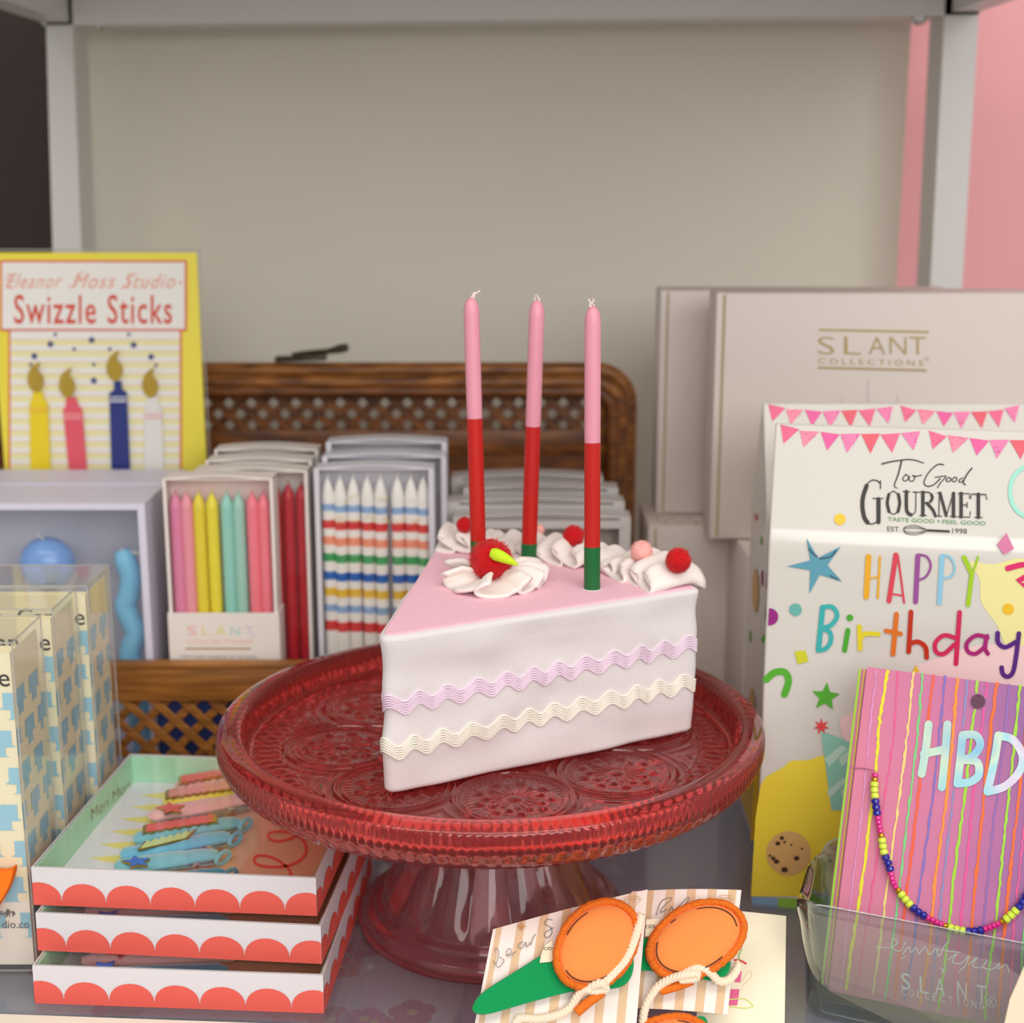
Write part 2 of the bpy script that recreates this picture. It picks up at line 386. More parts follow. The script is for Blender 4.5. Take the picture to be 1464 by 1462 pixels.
# ================================================================== FELT CAKE
T, Rr, B = Vector((-.0668, .6862)), Vector((.1038, .777)), Vector((-.045, .885))
ZB, ZT = FZ + .0023, 0.1935
def arcpts(k=24):
    a0 = atan2(Rr.y - T.y, Rr.x - T.x); a1 = atan2(B.y - T.y, B.x - T.x); r0 = (Rr - T).length; r1 = (B - T).length
    return [Vector((T.x + (r0 + (r1 - r0) * i / k) * cos(a0 + (a1 - a0) * i / k), T.y + (r0 + (r1 - r0) * i / k) * sin(a0 + (a1 - a0) * i / k))) for i in range(k + 1)]
def rounded(poly, rad, n=6):
    out = []; k = len(poly)
    for i in range(k):
        p, a, b = poly[i], poly[i - 1], poly[(i + 1) % k]; r = rad.get(i, 0)
        if r == 0: out.append(p); continue
        da, db = (a - p).normalized() * r, (b - p).normalized() * r
        for j in range(n + 1):
            t = j / n; out.append((p + da) * (1 - t) ** 2 + p * 2 * t * (1 - t) + (p + db) * t * t)
    return out
def resample(poly, step, closed=True):
    out = []; k = len(poly)
    for i in range(k if closed else k - 1):
        a, b = poly[i], poly[(i + 1) % k]; n = max(1, int((b - a).length / step))
        for j in range(n): out.append(a + (b - a) * j / n)
    if not closed: out.append(poly[-1])
    return out
def inset(poly, d):
    out = []; k = len(poly)
    for i in range(k):
        t = (poly[(i + 1) % k] - poly[i - 1]).normalized(); out.append(poly[i] + Vector((-t.y, t.x)) * d)
    return out
corner = [T] + arcpts()          # counter-clockwise seen from above
outl = resample(rounded(corner, {0: .016, 1: .006, len(corner) - 1: .006}), .003)
ck = thing('felt_cake', (T.x + .07, T.y + .09, ZB), 'plush felt slice of pink frosted white layer cake on the red stand', 'toy cake')
from mathutils import noise as mn
M_felt = mat('white_felt', (223, 217, 218), 0.95, sheen=0.3, bump=0.22, bscale=1100, spec=0.1)
M_feltw = mat('ivory_felt', (243, 233, 228), 0.95, sheen=0.3, bump=0.22, bscale=1100, spec=0.1)
M_pink = mat('pink_felt', (246, 190, 208), 0.95, sheen=0.3, bump=0.22, bscale=1100, spec=0.1, var=0.04, vscale=120)
def felt_push(x, y, z):
    nz = mn.noise(Vector((x * 38, y * 38, z * 55))) * .0019 + mn.noise(Vector((x * 14 + 5, y * 14, z * 60))) * .0019
    dd = (Vector((x, y)) - Vector((T.x + .06, T.y + .09))).normalized(); return dd.x * nz, dd.y * nz
m = MB(); rings = []; lv = 60
for i in range(lv + 1):
    z = ZB + (ZT - ZB) * i / lv; ins = 0.0
    e = min(z - ZB, ZT - z)
    if e < .0014: ins = .0014 - sqrt(max(0, .0014 ** 2 - (.0014 - e) ** 2))
    ring = []
    for q in inset(outl, ins):
        px_, py_ = felt_push(q.x, q.y, z); ring.append(Vector((q.x + px_, q.y + py_, z)))
    rings.append(ring)
m.loft(rings, 0, True); m.build('sponge', M_felt, ck, sharp=80)
tag(ck.children[0], 'white felt sides')
m = MB(); ring = inset(outl, .0020)
m.loft([[Vector((q.x, q.y, ZT - .001)) for q in ring], [Vector((q.x, q.y, ZT + .0006)) for q in ring], [Vector((q.x, q.y, ZT + .0010)) for q in inset(outl, .0030)]], 0, True, False, False)
capr = [Vector((q.x, q.y, ZT + .0010)) for q in inset(outl, .0030)]; cc = sum(capr, Vector()) / len(capr)
m.add([cc] + capr, [(0, i + 1, (i + 1) % len(capr) + 1) for i in range(len(capr))])
tag(m.build('frosting', M_pink, ck), 'pink felt top')
# fuzz along the seam
def fuzz(m, pts, n, L, mi=0, rr=.00012):
    for i in range(n):
        p = random.choice(pts) + Vector((random.uniform(-.0015, .0015), random.uniform(-.0015, .0015), random.uniform(-.0008, .0008)))
        d = Vector((random.gauss(0, 1), random.gauss(0, 1), random.gauss(.3, .8))).normalized() * L * random.uniform(.4, 1)
        s = d.cross(Vector((0.3, 1, 0.2))).normalized() * rr
        m.add([p - s, p + s, p + d], [(0, 1, 2)], mi)
# rickrack
def offs(poly, d): return inset(poly, -d)
front = rounded([B, T, Rr - (Rr - T).normalized() * .0025], {1: .016}, 14)
front = resample(front, .0011, False)
def rick(name, zl, zr, m_, lab, ph=0.0):
    mm = MB(); S = 0; acc = [0.0]
    for i in range(1, len(front)): S += (front[i] - front[i - 1]).length; acc.append(S)
    sT = acc[min(range(len(front)), key=lambda i: (front[i] - T).length)]
    for th in range(6):
        pts = []
        for i, q in enumerate(front):
            a, b = front[max(0, i - 1)], front[min(len(front) - 1, i + 1)]; t = (b - a).normalized(); nrm = Vector((t.y, -t.x))
            s = acc[i]; k = max(0.0, (s - sT) / (S - sT))
            z0 = zl + (zr - zl) * k
            z = z0 + .0022 * sin(2 * pi * (s - sT) / .0163 + ph + .35 * sin(s * 90)) + (th - 2.5) * .00132
            q2 = q + nrm * .0005
            px_, py_ = felt_push(q.x, q.y, z); pts.append(Vector((q2.x + px_, q2.y + py_, z)))
        mm.tube(pts, .00060, 6, 0)
    return tag(mm.build(name, m_, ck), lab)
rick('rickrack_trim', .1575, .1625, mat('lavender_trim', (236, 214, 232), 0.7, bump=.3, bscale=1500), 'lavender rickrack trim', 1.2)
rick('rickrack_trim', .1345, .1405, mat('cream_trim', (242, 238, 226), 0.7, bump=.3, bscale=1500), 'cream rickrack trim', 2.2)
# pleated ruffle along the back edge
ar = resample(arcpts(60), .0008, False)
acc = [0.0]
for i in range(1, len(ar)): acc.append(acc[-1] + (ar[i] - ar[i - 1]).length)
Ltot = acc[-1]
def arc_at(s):
    s = max(0, min(Ltot - 1e-6, s))
    i = min(len(ar) - 2, int(s / Ltot * (len(ar) - 1)))
    while i < len(ar) - 2 and acc[i + 1] < s: i += 1
    while i > 0 and acc[i] > s: i -= 1
    t = (s - acc[i]) / (acc[i + 1] - acc[i]); return ar[i].lerp(ar[i + 1], t)
NP = 13; steps = 30
rj = random.Random(5)
pj = [(rj.uniform(.85, 1.15), rj.uniform(-.002, .003), rj.uniform(.8, 1.15)) for _ in range(NP + 2)]
cols = []
for i in range(NP * steps + 1):
    ph = 2 * pi * i / steps; k = min(NP, int(ph / (2 * pi) + .5)); J = pj[k]
    s = Ltot * (i / (NP * steps)) * .97 + .0088 * J[0] * sin(ph) + .003
    zc = .5 - .5 * cos(ph + .8)
    c2 = arc_at(s); rad = (T - c2).normalized()
    col = []
    for j in range(13):
        w = j / 12.0
        dist = -.005 + (.036 + J[1] - .004 * abs(sin(ph / 2 + .6))) * w
        H = .0108 * J[2] * (1 - .15 * w)
        z = ZT + .0014 + H * zc + .0015 * sin(w * 3 + k) - (.0045 * (1 - w / .2) if w < .2 else 0) - .002 * max(0, w - .85) / .15 * zc
        q = c2 + rad * dist
        col.append(Vector((q.x, q.y, max(z, ZT + .0008) if w > .1 else z)))
    cols.append(col)
m = MB(); vs = [p for c in cols for p in c]
m.add(vs, [(i * 13 + j, i * 13 + j + 1, (i + 1) * 13 + j + 1, (i + 1) * 13 + j) for i in range(len(cols) - 1) for j in range(12)], 0, True)
o = m.build('ruffle', M_feltw, ck, sharp=180)
md = o.modifiers.new('thick', 'SOLIDIFY'); md.thickness = .0019; md.offset = 0
tag(o, 'ivory pleated felt ruffle')
# rosette under the cherry
RC = Vector((-.0105, .7845)); NL = 9; wts = [.9, .9, 1.0, 1.3, 1.5, 2.0, 2.1, 1.0, .9]
ws = sum(wts); cols = []; a0 = radians(-8)
edges = [0]
for w in wts: edges.append(edges[-1] + w / ws * 2 * pi)
for k in range(NL):
    for i in range(28):
        ph = 2 * pi * i / 28; wd = edges[k + 1] - edges[k]
        th = a0 + edges[k] + wd * i / 28 + min(wd * .48, .36) * sin(ph)
        zc = .5 - .5 * cos(ph + .8); R1 = .0312 + .0020 * sin(k * 2.3) - .0025 * abs(cos(ph / 2)) 
        col = []
        for j in range(13):
            w = j / 12.0; r = .0035 + (R1 - .0035) * w
            z = ZT + .0016 + .0098 * zc * min(1, .35 + w * 1.1) * (1 - .2 * w ** 3) + .0025 * (1 - w)
            col.append(Vector((RC.x + r * cos(th), RC.y + r * sin(th) , z)))
        cols.append(col)
cols.append([v.copy() for v in cols[0]])
m = MB(); vs = [p for c in cols for p in c]
m.add(vs, [(i * 13 + j, i * 13 + j + 1, (i + 1) * 13 + j + 1, (i + 1) * 13 + j) for i in range(len(cols) - 1) for j in range(12)], 0, True)
o = m.build('rosette', M_feltw, ck, sharp=180); md = o.modifiers.new('thick', 'SOLIDIFY'); md.thickness = .0019; md.offset = 0
tag(o, 'ivory pleated felt rosette')
# pom-poms
M_pomr = mat('red_pom_fibre', (200, 16, 24), 0.9, sheen=0.2, bump=.6, bscale=500, spec=.2); M_pomp = mat('pink_pom_fibre', (250, 184, 176), 0.95, sheen=0.3, bump=.6, bscale=600, spec=.1)
M_glint = mat('tinsel_red', (235, 70, 70), 0.3, metal=.5)
def pom(c, r, mt, lab, n=900, squash=(1, 1, 1)):
    mm = MB(); mm.ball((0, 0, 0), r * .93, 0, 4, squash, jit=.06)
    for i in range(n):
        d = Vector((random.gauss(0, 1), random.gauss(0, 1), random.gauss(0, 1))).normalized(); L = r * random.uniform(.98, 1.13)
        p = Vector((d.x * squash[0], d.y * squash[1], d.z * squash[2])); sd = d.cross(Vector((random.gauss(0, 1), random.gauss(0, 1), random.gauss(0, 1)))).normalized() * .00013
        tip = p * L + Vector((random.gauss(0, 1), random.gauss(0, 1), random.gauss(0, 1))) * r * .04
        mm.add([p * r * .9 - sd, p * r * .9 + sd, tip], [(0, 1, 2)], 1 if (i % 7 == 0 and mt is M_pomr) else 0)
    mm.v = [(q[0] + c[0], q[1] + c[1], q[2] + c[2]) for q in mm.v]
    return tag(mm.build('pom_pom', [mt, M_glint], ck), lab)
def onray(u, v, y): r = ray(u, v); return CAM + r * (y / r.y)
cherry = pom(onray(702, 800, .783), .0122, M_pomr, 'large red pom-pom cherry with lime leaf', 2600, (1, 1, .97))
pom(onray(664, 750, .858), .0050, M_pomr, 'red pom-pom'); pom(onray(820, 766, .838), .0066, M_pomr, 'red pom-pom')
pom(onray(970, 801, .774), .0072, M_pomr, 'red pom-pom', 1300); pom(onray(917, 788, .799), .0064, M_pomp, 'pale pink pom-pom'); pom(onray(771, 757, .866), .0034, M_pomp, 'pale pink pom-pom', 500)
m = MB(); p0 = onray(703, 790, .7705); p1 = onray(741, 808, .7655); dr = (p1 - p0).normalized()
pts = [p0 + (p1 - p0) * i / 8 + Vector((0, -.0012 * sin(pi * i / 8), .0008 * sin(pi * i / 8))) for i in range(9)]
m.tube(pts, [.0026, .0034, .0033, .0031, .0028, .0024, .0019, .0012, .0004], 10, 0, flat=.8, up=(0, 1, 0)); o = m.build('leaf', mat('lime_felt', (200, 232, 50), .9, bump=.5, bscale=900, spec=.1), cherry); tag(o, 'lime green felt leaf')
# candles pushed into the cake
def big_candle(base, top, r, cuts, label):
    base, top = Vector(base), Vector(top); ax = top - base
    t = thing('candle', base, label, 'candle', 'tall three-colour candles in the felt cake')
    m = MB(); ts = [0, cuts[0], cuts[0], cuts[1], cuts[1], .945, .965, .982, .993, 1.0]; rs = [r * 1.02, r * 1.02, r * 1.0, r, r * .985, r * .985, r * .93, r * .75, r * .48, r * .12]
    for a, b, mi in ((0, 2, 0), (2, 4, 1), (4, 10, 2)):
        m.tube([base + ax * q for q in ts[a:b]], rs[a:b], 24, mi, cap=(a == 0 or b == 10))
    m.build('wax', [mat('green_wax', (8, 102, 48), .38, sss=.1), mat('red_wax', (190, 18, 9), .36, sss=.1), mat('pink_wax', (226, 152, 171), .36, sss=.2)], t, sharp=60)
    m = MB(); rr = random.Random(label)
    for k in range(3):
        p = top - ax.normalized() * .001; pts = [p]
        for i in range(4): pts.append(pts[-1] + Vector((rr.uniform(-.0018, .0018), rr.uniform(-.001, .001), rr.uniform(.0002, .0016))))
        m.tube(pts, .0004, 5)
    m.build('wick', mat('wick_cotton', (246, 226, 228), .9), t)
    return t
big_candle(onray(685, 822, .812), onray(673.5, 425, .815), .00445, (.13, .575), 'tall pink, red and green candle in the cake, directly behind the cherry')
big_candle(onray(755.5, 808, .834), onray(768, 429, .836), .0045, (.088, .535), 'tall pink, red and green candle in the cake, between the other two')
big_candle(onray(846.5, 847, .774), onray(847.5, 437, .776), .0044, (.168, .535), 'tall pink, red and green candle in the cake, its whole green base showing')
m = MB(); c = onray(846.5, 847, .774); m.lathe([(.0045, .0002), (.0050, .0004), (.0054, .0001)], 24, (c.x, c.y, ZT + .0009)); m.build('candle_hole', M_felt, ck)
# ================================================================== WICKER SUITCASE
W1 = wood('cane_brown', (98, 54, 16), (166, 104, 38), (10, 40, 40)); W2 = wood('cane_dark', (84, 44, 12), (140, 80, 26), (10, 40, 40)); W3 = wood('rail_wood', (118, 70, 20), (172, 112, 44), (4, 30, 60))
M_brass = mat('aged_metal', (70, 62, 48), .4, metal=.8)
bk = thing('wicker_suitcase', (-.17, 1.03, 0), 'open brown wicker suitcase with lattice lid standing behind the cake stand', 'wicker suitcase')
BX0, BX1, BY0, BY1, BH = -.435, .0945, .945, 1.122, .090
def lattice(m, x0, x1, z0, z1, y, pitch, w, t, dy):
    for sgn in (1, -1):
        c = -(z1 - z0) if sgn > 0 else 0
        x = x0 - (z1 - z0) - pitch
        while x < x1 + (z1 - z0):
            # strip x(z) = x + sgn*(z - z0) ; clip to rectangle
            za, zb = z0, z1
            xa, xb = x, x + (z1 - z0)
            if sgn < 0: xa, xb = x + (z1 - z0), x
            ta, tb = 0.0, 1.0
            for lim, lo in ((x0, True), (x1, False)):
                d = xb - xa
                tt = (lim - xa) / d
                if (d > 0) == lo: ta = max(ta, tt)
                else: tb = min(tb, tt)
            if tb - ta > .05:
                p = Vector((xa + (xb - xa) * ta, y + sgn * dy, z0 + (z1 - z0) * ta)); q = Vector((xa + (xb - xa) * tb, y + sgn * dy, z0 + (z1 - z0) * tb))
                L = (q - p).length; mid = (p + q) / 2; ang = atan2(q.z - p.z, q.x - p.x)
                m.box(mid, (L + .002, t, w), Matrix.Rotation(-ang, 3, 'Y'), min(t, w) * .25, 0, 1)
            x += pitch
m = MB(); m.bx(BX0, BX1, BY0, BY0 + .009, .066, BH, .0015); m.bx(BX0, BX1, BY0 - .001, BY0 + .010, BH - .001, BH + .003, .001); m.build('front_rail', W3, bk)
m = MB(); m.bx(BX0, BX1, BY0, BY0 + .009, .001, .016, .0015); m.build('bottom_rail', W3, bk)
m = MB(); lattice(m, BX0 + .004, BX1 - .004, .012, .070, BY0 + .0045, .0200, .0058, .0022, .0012); m.build('front_lattice', W3, bk)
m = MB(); m.bx(BX0, BX1, BY0 + .009, BY1, .001, .007); m.build('suitcase_floor', W2, bk)
for x in (BX0, BX1 - .008):
    m = MB(); m.bx(x, x + .008, BY0 + .0095, BY1 - .0085, .0075, BH, .001); m.build('side_panel', W1, bk)
m = MB(); m.bx(BX0, BX1, BY1 - .008, BY1, .0075, BH, .001); m.build('rear_panel', W2, bk)
lid = thing('lid', (0, 1.13, BH), None, None)
lid.parent = bk; lid.location = Vector((0, 1.13, BH)) - BASE[bk.name]
def rrect(x0, x1, z0, z1, r, y):
    out = []
    for cx, cz, a in ((x1 - r, z0 + .004, -90), (x1 - r, z1 - r, 0), (x0 + r, z1 - r, 90), (x0 + r, z0 + .004, 180)):
        rr = .004 if cz == z0 + .004 else r
        cx2 = (x1 - rr) if cx > (x0 + x1) / 2 else (x0 + rr)
        for i in range(9): t = radians(a + 90 * i / 8); out.append(Vector((cx2 + rr * cos(t), y, cz + rr * sin(t))))
    return out
LZ0, LZ1 = .094, .2715
for y, d, r, mt in ((1.150, 0, .0062, W1), (1.137, .0075, .0055, W1), (1.1285, .0135, .0045, W2)):
    m = MB(); m.tube(rrect(BX0 + d, .0925 - d, LZ0 + d, LZ1 - .006 - d, .026 - d * .6, y), r, 10, 0, closed=True); m.build('lid_frame', mt, lid)
m = MB(); lattice(m, BX0 + .014, .078, .2175, .262, 1.150, .0176, .0062, .0024, .0013); m.build('lid_lattice', W2, lid)
m = MB(); m.bx(BX0 + .012, .080, 1.146, 1.152, .198, .2185, .001); m.bx(BX0 + .012, .080, 1.147, 1.151, .1, .199); m.build('lid_board', W2, lid)
# rods at the rounded right end of the lid
m = MB()
for x in (.0715, .0765): m.tube([(x, 1.147, .10), (x, 1.147, .255)], .0024, 8)
m.build('lid_rod', W1, lid)
lt = MB(); y = 1.146; pl = PY(y - .004)
a, b = pl.at(392, 515), pl.at(466, 513)
lt.box((a + b) / 2 + Vector((0, .006, .0005)), ((b - a).length, .012, .004), Matrix.Rotation(radians(-2), 3, 'Y'), .0012)
lt.tube([pl.at(418, 508), pl.at(440, 505), pl.at(470, 502), pl.at(488, 498), pl.at(498, 496)], [.0022, .0024, .0022, .0036, .0026], 10)
lt.tube([pl.at(424, 514), pl.at(424, 507)], .003, 10)
tag(lt.build('latch', M_brass, lid), 'dark metal latch')
IN0 = .0073   # suitcase inner floor height
# folded cloths inside, seen through the lattice
cl = [('navy_cloth', (36, 54, 110), -.245, -.185, 'dark blue folded cloth seen through the suitcase lattice'), ('green_cloth', (40, 84, 62), -.182, -.12, 'dark green folded cloth seen through the suitcase lattice')]
for nm, c, x0, x1, lab in cl:
    m = MB(); m.bx(x0, x1, .9555, .9625, IN0, .074, .003); tag(m.build('folded_cloth', mat(nm, c, .9, bump=.5, bscale=300), loc=((x0 + x1) / 2, .959, IN0)), lab, 'cloth')

# ================================================================== CANDLE BOXES IN THE SUITCASE
M_paper = mat('box_card', (236, 228, 222), .55); M_blush = mat('blush_card', (240, 214, 208), .6); M_lav = mat('lavender_card', (222, 218, 236), .55)
def framering(x0, x1, z0, z1, fx, fz, y, th=.0007):
    m = MB(); o = [(x0, z0), (x1, z0), (x1, z1), (x0, z1)]; i = [(x0 + fx, z0 + fz), (x1 - fx, z0 + fz), (x1 - fx, z1 - fz), (x0 + fx, z1 - fz)]
    R = lambda q, yy: [Vector((p[0], yy, p[1])) for p in q]
    m.loft([R(i, y), R(i, y - th), R(o, y - th), R(o, y), R(i, y)], 0, False, False, False); return m
def carton(name, x0, x1, y0, y1, z0, z1, label, cat, group, band=None, mo=None, frame=.0022, mi=None, lean=0.0):
    """open fronted card box with an acetate window; optional label band across the foot"""
    t = thing(name, ((x0 + x1) / 2, (y0 + y1) / 2, z0), label, cat, group)
    mo = mo or M_paper; th = .0009; m = MB()
    m.bx(x0, x1, y1 - th, y1, z0, z1); m.bx(x0, x0 + th, y0, y1 - th, z0, z1); m.bx(x1 - th, x1, y0, y1 - th, z0, z1)
    m.bx(x0 + th, x1 - th, y0, y1 - th, z0, z0 + th); m.build('carton', mo, t)
    # domed lid flap
    m = MB(); n = 12; top = []
    for i in range(n + 1):
        x = x0 + (x1 - x0) * i / n; top.append((x, z1 + .0022 * sin(pi * i / n)))
    ring0 = [Vector((x, y0 + .0004, z)) for x, z in top] + [Vector((x, y0 + .0004, z - .0011)) for x, z in reversed(top)]
    ring1 = [p + Vector((0, y1 - y0 - .0004, 0)) for p in ring0]
    m.loft([ring0, ring1], 0, False); m.build('lid_flap', mo, t)
    framering(x0, x1, z0, z1, frame, .0008, y0).build('window_frame', mo, t)
    m = MB(); m.add([(x0 + .001, y0 - .0001, z0 + .001), (x1 - .001, y0 - .0001, z0 + .001), (x1 - .001, y0 - .0001, z1), (x0 + .001, y0 - .0001, z1)], [(0, 1, 2, 3)]); m.build('window_film', M_film, t)
    if mi:
        m = MB(); m.bx(x0 + th, x1 - th, y1 - 2.2 * th, y1 - 1.1 * th, z0 + th, z1 - .001); m.build('backing_card', mi, t)
    if band:
        m = MB(); m.bx(x0 - .001, x1 + .001, y0 - .0019, y0 - .0008, z0, band); m.bx(x1 + .0002, x1 + .0012, y0 - .001, y1, z0, band); m.build('label_band', M_paper, t)
    return t
def wax_col(name, c): return mat(name, c, .4, sss=.15)
def slim_candle(x, y, z0, z1, r, mats_, bands, label, group, lean=0.0, tip=.009):
    t = thing('slim_candle', (x, y, z0), label, 'candle', group); m = MB()
    b, tp = Vector((x, y, z0)), Vector((x + lean, y, z1)); ax = tp - b; cuts = [0] + [q for q, _ in bands[1:]] + [1 - tip / ax.length]
    for i, (q, mi) in enumerate(bands):
        m.tube([b + ax * cuts[i], b + ax * cuts[i + 1]], r, 14, mi, cap=(i == 0))
    e = 1 - tip / ax.length; m.tube([b + ax * e, b + ax * (e + .3 * (1 - e)), b + ax * (e + .6 * (1 - e)), b + ax * (e + .85 * (1 - e)), tp], [r, r * .93, r * .72, r * .45, r * .25], 14, bands[-1][1])
    m.build('wax', mats_, t)
    m = MB(); m.tube([tp - ax.normalized() * .001, tp + Vector((.0006, 0, .003))], .0006, 5); m.build('wick', mats_[0], t)
    return t
Z3 = zoomer(220, 480, 3.323)
# pastel boxes
pb = carton('candle_box', -.2345, -.1605, .965, .985, IN0, .2165, 'white box of pastel candles with a printed band, front of its row in the suitcase', 'candle box', 'slim candle boxes', .1232, None, mi=M_blush)
pl = PY(.965 - .0019); m = MB(); lm = []
for i, (ch, c) in enumerate(zip('SLANT', [(238, 178, 176), (240, 214, 160), (222, 224, 120), (178, 214, 206), (214, 206, 224)])):
    lm.append(mat('pastel_ink%d' % i, c, .6)); u = 268 + i * 20.5; m.text(ch, [(u, 895), (u + 13, 895), (u + 13, 908), (u, 908)], pl, .0002, i)
m.text('COLLECTIONS', [(267, 914), (361, 914), (361, 920), (267, 920)], pl, .0002, 0); m.text('R', [(361, 906), (364, 906), (364, 910), (361, 910)], pl, .0002, 4); m.stroke(arc_px(362.5, 908, 3, 3.4, 0, 330, 10), .7, pl, .0002, 4, False)
lm.append(M_gold); m.shape(rect(265, 926, 359, 928), pl, .0002, 5)
lm.append(mat('taupe_ink', (128, 116, 110), .6)); m.text('TINY CAKE CANDLES 3.5" (24 CNT)', [(258, 936), (367, 937), (367, 943), (258, 942)], pl, .0002, 6)
m.build('lettering', lm, pb)
cols = [('wax_orchid', (228, 140, 178)), ('wax_rose', (240, 156, 172)), ('wax_yellow', (234, 214, 62)), ('wax_lemon', (240, 222, 58)), ('wax_mint', (150, 212, 198)), ('wax_aqua', (160, 208, 192)), ('wax_coral', (246, 128, 144)), ('wax_coral', (246, 128, 144))]
cu = [250, 265.5, 283.5, 301.5, 322.5, 340, 360, 375.5]
nmz = ['orchid pink candle at the left end', 'rose pink candle beside the orchid one', 'yellow candle beside the rose one', 'yellow candle beside the pale green ones', 'mint candle beside the yellow ones', 'mint candle beside the coral ones', 'coral candle beside the mint ones', 'coral candle at the right end']
ply = PY(.974)
for (nm, c), u, lab in zip(cols, cu, nmz):
    p = ply.at(u, 706); slim_candle(p.x + random.uniform(0, .0006), .9735, IN0 + .0012, p.z, .0043, [wax_col(nm, c)], [(0, 0)], lab + ' of the front pastel box', 'pastel candles in the front box')
rb = carton('candle_box', -.2185, -.1405, .989, 1.010, IN0, .2170, 'white box of red candles, second of its row in the suitcase', 'candle box', 'slim candle boxes', None, None)
rr = [('wax_crimson', (196, 40, 54)), ('wax_crimson', (196, 40, 54)), ('wax_red', (214, 52, 60)), ('wax_red', (214, 52, 60)), ('wax_red', (214, 52, 60)), ('wax_red', (214, 52, 60)), ('wax_crimson', (196, 40, 54)), ('wax_red', (214, 52, 60))]
for i, (nm, c) in enumerate(rr):
    x = -.1465 - i * .0092
    slim_candle(x, .9985, IN0 + .0012, .205, .0043, [wax_col(nm, c)], [(0, 0)], ['red candle at the right end of the second box', 'red candle second from the right end of the second box', 'red candle third from the right end of the second box'][i] if i < 3 else '', 'red candles in the second box') if i < 3 else None
carton('candle_box', -.2150, -.1405, 1.013, 1.034, IN0, .2195, 'white candle box third in the row behind the pastel candles', 'candle box', 'slim candle boxes', None, None, mi=M_blush)
carton('candle_box', -.2140, -.1395, 1.039, 1.060, IN0, .2225, 'white candle box at the back of the row behind the pastel candles', 'candle box', 'slim candle boxes', None, None, mi=M_blush)
# striped boxes
x0, x1 = -.1355, -.0535
M_greyc = mat('pale_grey_card', (222, 220, 228), .45)
sb = carton('candle_box', x0, x1, .985, 1.0055, IN0, .2195, 'box of white candles with rainbow stripes, front of its row', 'candle box', 'striped candle boxes', None, M_greyc, .0036)
stripe = [(895, 7, 'stripe_red', (226, 70, 70)), (870, 5, 'stripe_sky', (150, 184, 224)), (847, 6, 'stripe_yellow', (242, 200, 70)), (824, 6, 'stripe_blue', (48, 112, 196)), (798, 6, 'stripe_green', (70, 172, 104)), (774, 6, 'stripe_peach', (248, 160, 128)), (751, 6, 'stripe_red', (226, 70, 70)), (727, 5, 'stripe_sky', (150, 184, 224))]
mats_s = [wax_col('wax_white', (250, 246, 240))] + [wax_col('s_' + s[2], s[3]) for s in stripe]
cu = [468, 485.5, 504.5, 524.5, 543.5, 568, 587, 605]
pls = PY(.9935)
for i, u in enumerate(cu):
    p = pls.at(u, 683); zb0 = IN0 + .0012; bands = [(0, 0)]; jz = random.uniform(-1.5, 1.5) + (i - 3.5) * .9
    for j, (v, h, _, _) in enumerate(stripe):
        a = (pls.at(u, v + h + jz).z - zb0) / (p.z - zb0); b = (pls.at(u, v - h + jz).z - zb0) / (p.z - zb0); bands += [(a, j + 1), (b, 0)]
    slim_candle(p.x, .9935, zb0, p.z, .00455, mats_s, bands, 'white candle with rainbow stripes, ' + ['at the left end', 'second from the left end', 'third from the left end', 'fourth from the left end', 'fourth from the right end', 'third from the right end', 'second from the right end', 'at the right end'][i] + ' of its box', 'striped candles in the front box', 0.0, .015)
m = MB(); pl = PY(.9848); rnd = random.Random(8)
for y0, us in ((712, (494, 540)), (742, (478, 500, 522, 545, 566, 588))):
    for u in us: m.stroke([(u + q * 5 + rnd.uniform(-1.5, 1.5), y0 + rnd.uniform(-6, 6)) for q in range(4)], 1.2, pl, .0004)
m.build('gold_script', mat('gold_ink', (232, 206, 120), .4, metal=.3), sb)
carton('candle_box', x0 + .003, x1 + .0075, 1.008, 1.0285, IN0, .2235, 'pale grey candle box directly behind the rainbow striped candles', 'candle box', 'striped candle boxes', None, M_greyc, .0036)
carton('candle_box', x0 + .003, x1 + .007, 1.031, 1.0515, IN0, .2295, 'pale grey candle box at the back of the rainbow striped row', 'candle box', 'striped candle boxes', None, M_greyc, .0036)
# grey boxes
M_warmg = mat('warm_grey_card', (206, 200, 198), .4); M_warmg2 = mat('taupe_card', (188, 178, 170), .5)
for i, (a, b, y, v, lab) in enumerate(((648, 902, 1.000, 736, 'pale grey windowed carton in front of its row, right end of the suitcase'), (640, 893, 1.025, 714, 'pale grey windowed carton second in the row at the suitcase right end'), (662, 884, 1.050, 695, 'pale grey windowed carton third in the row at the suitcase right end'), (645, 862, 1.075, 679, 'pale grey windowed carton at the back of the row at the suitcase right end'))):
    p, q = PY(y).at(a, v), PY(y).at(b, v)
    t = carton('windowed_carton', p.x, q.x, y, y + .021, IN0, p.z - .0015, lab, 'carton', 'pale grey cartons in the suitcase', None, M_warmg, .008, mi=M_warmg2 if i % 2 == 0 else M_warmg)
    m = MB(); m.bx(p.x + .003, q.x - .003, y - .0012, y - .0006, p.z - .0095, p.z - .0035); m.build('hanging_tab', M_warmg, t)
